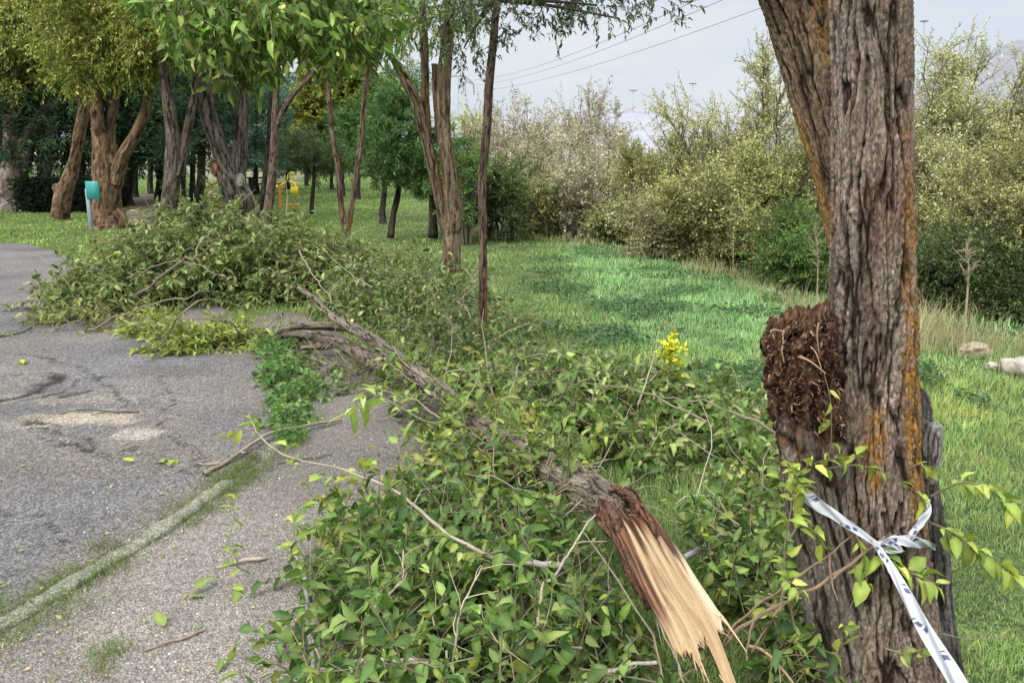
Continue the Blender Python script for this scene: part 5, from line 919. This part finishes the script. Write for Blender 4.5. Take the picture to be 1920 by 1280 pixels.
gym(400, 388, 'orange outdoor exercise machine left of the thick forked tree', .8, ((.62, .33, .06), (.5, .16, .03)))
# picnic table far on the lawn
p = gp(492, 362); tb = thing('picnic_table', 'small dark picnic table at the far side of the lawn', 'table', (*p[:2], 0))
a = MB(); a.box((p[0], p[1], .74), (1.7, .7, .06), 0, (.04, .045, .035)); a.build('table_top', PAINT, tb)
for s in (-1, 1): MB().box((p[0] + s * .5, p[1], .36), (.12, .5, .72), 0, (.03, .03, .025)).build('leg', PAINT, tb)
for s in (-1, 1): MB().box((p[0], p[1] + s * .65, .44), (1.7, .26, .05), 0, (.04, .045, .035)).build('seat', PAINT, tb)

# =================================================================== BUSHES
def bush(label, u, v, Yd, wid, top, n, L, pal, name='bush', W=.42, per=24, TL=.5, tcol=(.16, .13, .09), nst=16, group=None, wispy=.25, cat='bush', zb=0, shape=1.0, thick=.03, near=False, clump=.8):
    b = pt(u, 300, Yd); base_ = np.array([b[0], Yd, zb]); ht = (pt(u, top, Yd)[2] - zb) * .94; t = thing(name, label, cat, (b[0], Yd, 0), group)
    # stems fan out from the foot
    th = rng.random(nst) * 6.283; rr = np.sqrt(rng.random(nst)) * .95; tip = base_ + np.stack([np.cos(th) * rr * wid, np.sin(th) * rr * wid * .8, ht * (1.0 - .38 * rr ** 2) * (.82 + .18 * rng.random(nst))], 1)
    S = base_ + rng.normal(0, 1, (nst, 3)) * np.array([.18, .18, 0]) * wid; k = 9; f = np.linspace(0, 1, k)[None, :, None]
    P = S[:, None] * (1 - f) + tip[:, None] * f; P[..., :2] -= (tip - S)[:, None, :2] * (f[..., 0] * (1 - f[..., 0]))[..., None] * .55; P += np.cumsum(rng.normal(0, .035 * wid, P.shape), 1) * f
    a = MB(); v_, f_ = tubes(P, np.linspace(thick, thick * .25, k)[None] * (.6 + .8 * rng.random((nst, 1))), 6); a.add(v_, f_, np.array(tcol) * .8)
    ns_ = int(n * .16); i = rng.integers(0, nst, ns_); tt_ = rng.uniform(.25, 1, ns_) * (k - 1.01); j = tt_.astype(int); ff = (tt_ - j)[:, None]; X = P[i, j] * (1 - ff) + P[i, j + 1] * ff
    ctr = base_ + np.array([0, 0, ht * .35]); D = nrm(nrm(X - ctr) * .8 + rng.normal(0, .5, X.shape) + np.array([0, 0, .25])); Q = grow(rng, X, D, wid * .33 * (.5 + rng.random(ns_)), 6, .14, .0, .05); twigmesh(a, rng, Q, thick * .28, thick * .1, 4, tcol)
    i = rng.integers(0, ns_, n); tt_ = rng.uniform(.1, 1, n) * 4.99; j = tt_.astype(int); ff = (tt_ - j)[:, None]; X = Q[i, j] * (1 - ff) + Q[i, j + 1] * ff
    D = nrm(nrm(X - ctr) * .5 + rng.normal(0, .65, X.shape) + np.array([0, 0, wispy])); R = grow(rng, X, D, TL * (.4 + rng.random(n)), 4, .15, .03, .04)
    if clump: R = R[fbm(R[:, 1] * 1.5 + 7, 2) > -.28 * clump + .12 * rng.normal(size=len(R))]
    twigmesh(a, rng, R, thick * .12, .0015, 3, tcol); a.build('stems', TWIG, t)
    MB().add(*dress(rng, R, per, L, W, pal, near, .05, .35, .1, .5, sp=.25)).build('foliage', LEAFFAR, t); return t
WILL = [(.38, .37, .18), (.29, .29, .12), (.40, .40, .26), (.13, .145, .07)]
PALE = [(.36, .33, .22), (.28, .25, .16), (.37, .35, .26), (.15, .135, .085)]
OLB = [(.29, .285, .10), (.22, .23, .08), (.38, .365, .17), (.08, .095, .038)]
TAN = [(.31, .275, .18), (.23, .20, .13), (.32, .30, .22), (.12, .11, .07)]
DKB = [(.05, .08, .028), (.075, .11, .038), (.03, .05, .02), (.12, .145, .055)]
bush('dark green rounded shrub behind the slim reddish tree', 935, 440, 15.2, .95, 300, 900, .06, DKB, per=22, TL=.3, tcol=(.05, .05, .03))
bush('green shrub between the lichen covered tree and the slim reddish tree', 872, 440, 14.6, .45, 190, 500, .06, [(.07, .13, .035), (.05, .10, .03), (.1, .16, .045)], per=20, TL=.3)
bush('yellow green bush top beside the far pylon', 890, 440, 24, 1.0, 175, 420, .09, [(.26, .28, .05), (.2, .23, .04)], per=20, TL=.5)
# pale bare bushes in the middle distance
specs = [(950, 22, 1.6, 190, TAN, 'pale twiggy bush just right of the slim reddish tree'), (1020, 20, 1.5, 200, PALE, 'pale twiggy bush second to the right of the slim reddish tree'), (1090, 24, 1.9, 172, TAN, 'grey twiggy bush with the tallest bare top near the far lamps'), (1150, 19, 1.2, 290, PALE, 'low pale bush below the far blue building'),
    (1060, 17, 1.3, 300, TAN, 'tan bush at the meadow end in front of the pale ones'), (985, 16.5, 1.0, 330, OLB, 'olive bush at the meadow end beside the dark shrub'), (1140, 16, 1.3, 320, PALE, 'pale leafy bush in the middle of the meadow edge'), (1190, 24, 1.2, 300, TAN, 'tan bush standing right below the far lamps')]
for (u, Yd, w_, top, pal, lb) in specs: bush(lb, u, 440, Yd, w_, top, 1500, .065 if Yd < 18 else .08, pal, per=16, TL=.5, nst=18, tcol=(.24, .20, .15), wispy=.6)
specs = [(1245, 15.5, 1.2, 265, OLB, 'olive bush on the meadow edge right of the far blue building'), (1330, 14, 1.5, 235, OLB + WILL, 'broad olive bush in the middle of the right hand thicket'), (1440, 14.5, 1.7, 75, WILL, 'tall pale willow bush left of the big tree'), (1380, 12, 1.1, 330, OLB, 'lower olive bush in front of the tall pale willow'), (1490, 11, 1.2, 260, OLB + DKB[:1], 'dense olive bush directly left of the big tree'),
    (1285, 13.2, 1.0, 380, TAN + OLB, 'low brownish bush at the foot of the thicket'), (1535, 9.6, .62, 430, [(.06, .12, .03), (.09, .15, .04)], 'bright green low shrub tucked against the big tree on its left'),
    (1790, 13, 1.6, 60, WILL, 'tall pale willow bush right of the big tree'), (1900, 12, 1.5, 145, OLB + WILL, 'tall yellowish bush at the right edge'), (1740, 11, 1.0, 260, WILL, 'pale bush directly behind the right side of the big tree'), (1850, 9.8, 1.1, 330, OLB + DKB[:1], 'dense olive bush at the right edge below the tall ones'),
    (1770, 8.9, .75, 470, DKB, 'dark green shrub right of the big tree above the dry grass'), (1900, 8.3, .9, 480, DKB, 'dark shrub at the right edge above the stones'), (2030, 8.5, 1.3, 250, OLB, 'olive bush cut by the right edge of the picture'), (1960, 7.9, .6, 560, DKB, 'small dark shrub at the extreme right above the white stone'), (1640, 11.5, 1.3, 200, WILL, 'pale bush hidden behind the big trunk'),
    (1180, 15, .8, 400, DKB[:2] + OLB, 'low dark bush at the foot of the pale meadow edge bushes')]
for (u, Yd, w_, top, pal, lb) in specs: bush(lb, u, 500, Yd, w_ * 1.1, top, 3900, .050 if Yd > 10.5 else .042, pal, per=19, TL=.32, nst=16, tcol=(.15, .125, .08) if pal is not DKB else (.05, .045, .03), wispy=.3)
# leafless saplings in front of the bushes
def sapling(u, v, top, label, r=.013, col=(.33, .28, .19), n=22):
    p = gp(u, v); h = pt(u, top, p[1])[2]; t = thing('sapling', label, 'sapling', (*p[:2], 0)); P = smooth(np.array([(p[0], p[1], -.02), (p[0] - .02, p[1], h * .4), (p[0] - .06 * h, p[1], h * .75), (p[0] - .12 * h, p[1], h)]), 10)[None]
    a = MB(); v_, f_ = tubes(P, np.linspace(r, r * .3, 10)[None], 8); a.add(v_, f_, col); a.build('trunk', TWIG, t); X, D, s = along(rng, P, n, .4); Q = grow(rng, X, D * .8 + rng.normal(0, .5, D.shape) + np.array([0, 0, .3]), h * .2 * (.4 + rng.random(n)), 5, .2); a = MB(); twigmesh(a, rng, Q, r * .32, r * .12, 4, col)
    X, D, s = along(rng, Q, 4, .3); Q2 = grow(rng, X, D * .8 + rng.normal(0, .5, D.shape), h * .07, 3, .15); twigmesh(a, rng, Q2, r * .2, r * .1, 3, col); a.build('branches', TWIG, t)
sapling(1808, 618, 455, 'bare pale sapling right of the big tree')
sapling(1326, 492, 400, 'pale forked sapling at the middle of the thicket edge', .013); sapling(1375, 505, 395, 'bare pale sapling standing just right of the forked one', .011); sapling(1531, 572, 430, 'thin bare sapling between thicket and big tree', .009)
sapling(1340, 496, 430, 'short leaning bare sapling among the dry grass', .009)
# stones at the right
def stone(u, v, s, label, col):
    import bmesh
    bm = bmesh.new(); bmesh.ops.create_icosphere(bm, subdivisions=4, radius=1); V = np.array([q.co for q in bm.verts]); Fc = np.array([[q.index for q in f.verts] for f in bm.faces]); bm.free()
    p = gp(u, v); V = V * (1 + .34 * fbm(V * 1.4 + u, 4) - .16 * cells(V * 1.6 + u))[:, None]; V = np.sign(V) * np.abs(V) ** .85; V = V * np.array(s) + np.array([p[0], p[1], s[2] * .25])
    tag(MB().add(V, Fc, np.array(col) * (1 + .15 * fbm(V * 6, 2))[:, None]).build('stone', ROCK, None, (*p[:2], 0)), label, 'stone')
stone(1826, 660, (.14, .10, .07), 'flat tan stone in the dry grass right of the big tree', (.33, .28, .2)); stone(1925, 700, (.17, .12, .11), 'large whitish stone cut by the right edge', (.34, .31, .26)); stone(1860, 688, (.05, .04, .03), 'small stone between the tan and the whitish stones', (.4, .36, .3))

# overhanging branch close above the camera, big fresh leaves
ob = thing('overhanging_branch', 'overhanging branch with large bright green leaves at the top left', 'branch', tuple(pt(560, -60, 3.9)))
BRT = [(.095, .155, .035), (.075, .125, .03), (.125, .185, .045), (.045, .08, .02), (.19, .20, .055), (.06, .10, .025)]
mb = MB(); st_ = pt(620, -420, 4.3); hub = [pt(360, -30, 3.9), pt(450, -40, 3.8), pt(540, -20, 3.9), pt(640, -30, 4.0), pt(720, -10, 4.2), pt(310, -20, 4.2)]
for h_ in hub: P = smooth(np.array([st_, (st_ + h_) / 2 + np.array([0, 0, .12]), h_]), 12)[None]; twigmesh(mb, rng, P, .022, .008, 8, (.14, .11, .08))
mb.build('limb', TWIG, ob)
OB = [pb(335, 0, 3.9, .16, .3, .09), pb(390, 30, 3.8, .18, .3, .13), pb(440, 60, 3.8, .14, .25, .15), pb(440, 120, 3.8, .06, .1, .10), pb(520, 20, 3.8, .26, .3, .13), pb(560, 60, 3.9, .18, .25, .10), pb(620, 20, 4.0, .24, .3, .13), pb(690, 35, 4.2, .16, .3, .11), pb(500, -90, 4.0, .7, .4, .2), pb(650, 75, 4.1, .13, .15, .07), pb(270, -30, 4.0, .12, .2, .08)]
P = cloud(rng, OB, 520, .17, .5, 5, .1, 0, 1, .22, (.25, 0, -.15), .18); a = MB(); twigmesh(a, rng, P, .003, .0012, 5, (.12, .13, .06)); a.build('twigs', TWIG, ob); MB().add(*dress(rng, P, 10, .072, .44, BRT, True, .6, .2, .1, .4, sp=.35)).build('foliage', LEAF, ob)

# =================================================================== FAR THINGS
def cyl(mb, a, b, r, r2=None, col=(.3, .3, .3), m=8): P = np.array([a, (np.array(a) + np.array(b)) / 2, b], float)[None]; v_, f_ = tubes(P, np.linspace(r, r2 or r, 3)[None], m); mb.add(v_, f_, col)
for u, v0, v1, Yd, lb in [(1187, 215, 170, 300, 'left and shorter of the two motorway lamps on the far plateau'), (1299, 210, 157, 300, 'right and taller of the two motorway lamps on the far plateau'), (1733, 235, 40, 130, 'slim street lamp above the bushes right of the big tree')]:
    b = pt(u, v0, Yd); tpp = pt(u, v1, Yd); t = thing('street_lamp', lb, 'street lamp', (b[0], b[1], b[2] - 2)); s = Yd / 300; a = MB(); cyl(a, (b[0], b[1], b[2] - 3), tpp, .22 * s, .14 * s, (.4, .41, .43)); a.build('pole', PAINT, t); a = MB(); a.box((tpp[0], tpp[1], tpp[2]), (2.6 * s, 1.2 * s, .4 * s), 0, (.2, .2, .22)); a.build('lamp_head', PAINT, t)
b = pt(1215, 240, 290); t = thing('far_building', 'low blue warehouse on the far plateau', 'building', (b[0], b[1], 0))
a = MB(); a.box((b[0] + 1, b[1], b[2] - 3), (15, 10, 9), 0, (.07, .22, .50)); a.build('wall', PAINT, t); a = MB(); a.box((b[0] + 1, b[1], b[2] + 1.7), (16, 11, .8), 0, (.25, .33, .48)); a.build('roof', PAINT, t)
b = pt(1150, 240, 300); t = thing('far_building', 'long pale grey shed left of the blue warehouse', 'building', (b[0], b[1], 0)); a = MB(); a.box((b[0] - 4, b[1], b[2] - 3), (26, 10, 7), 0, (.42, .44, .50)); a.build('wall', PAINT, t); a = MB(); a.box((b[0] - 4, b[1], b[2] + .8), (27, 11, .6), 0, (.3, .32, .38)); a.build('roof', PAINT, t)
# lattice pylon with sagging lines
py = pt(868, 300, 70); t = thing('pylon', 'thin metal pylon behind the slim reddish tree', 'pylon', (py[0], 70, 0)); a = MB(); tz = pt(868, 145, 70)[2]
zs_ = np.linspace(0, tz, 9)
for s1, s2 in ((1, 1), (1, -1), (-1, 1), (-1, -1)): cyl(a, (py[0] + s1 * .55, 70 + s2 * .55, 0), (py[0] + s1 * .3, 70 + s2 * .3, tz), .028, .022, (.45, .46, .47))
for k in range(8):
    w0, w1 = .55 - .25 * k / 8, .55 - .25 * (k + 1) / 8
    cyl(a, (py[0] - w0, 69.45, zs_[k]), (py[0] + w1, 69.6, zs_[k + 1]), .014, None, (.45, .46, .47), 5); cyl(a, (py[0] + w0, 70.5, zs_[k]), (py[0] - w1, 70.4, zs_[k + 1]), .014, None, (.45, .46, .47), 5)
a.build('mast', PAINT, t)
a = MB(); A1, A2, A3 = pt(846, 143, 70), pt(872, 143, 70), pt(888, 158, 70); cyl(a, A1, A2, .05, None, (.2, .2, .2)); cyl(a, A2, A3, .05, None, (.2, .2, .2)); cyl(a, A3, pt(889, 178, 70), .05, None, (.2, .2, .2)); cyl(a, pt(862, 165, 70), pt(874, 153, 70), .04, None, (.2, .2, .2)); cyl(a, pt(874, 153, 70), A3, .04, None, (.2, .2, .2)); a.build('crossarm', PAINT, t)
for i, (p0, p1, lb) in enumerate([((889, 150), (1350, -20), 'uppermost of the three overhead wires crossing the sky'), ((889, 160), (1400, -20), 'middle of the three overhead wires crossing the sky'), ((889, 172), (1520, -20), 'lowest of the three overhead wires crossing the sky')]):
    a0 = pt(*p0, 70); b0 = pt(*p1, 24); q = np.linspace(0, 1, 40)[:, None]; P = a0 * (1 - q) + b0 * q; P[:, 2] -= 2.2 * (q * (1 - q))[:, 0]; b1 = b0 + (b0 - a0) * .3; 
    P = np.vstack([P, b1[None]]); v_, f_ = tubes(P[None], np.full((1, 41), .012), 5); tag(MB().add(v_, f_, (.22, .22, .23)).build('overhead_wire', PAINT, None, a0), lb, 'wire')
for o in bpy.data.objects:
    if '_org' in o: del o['_org']
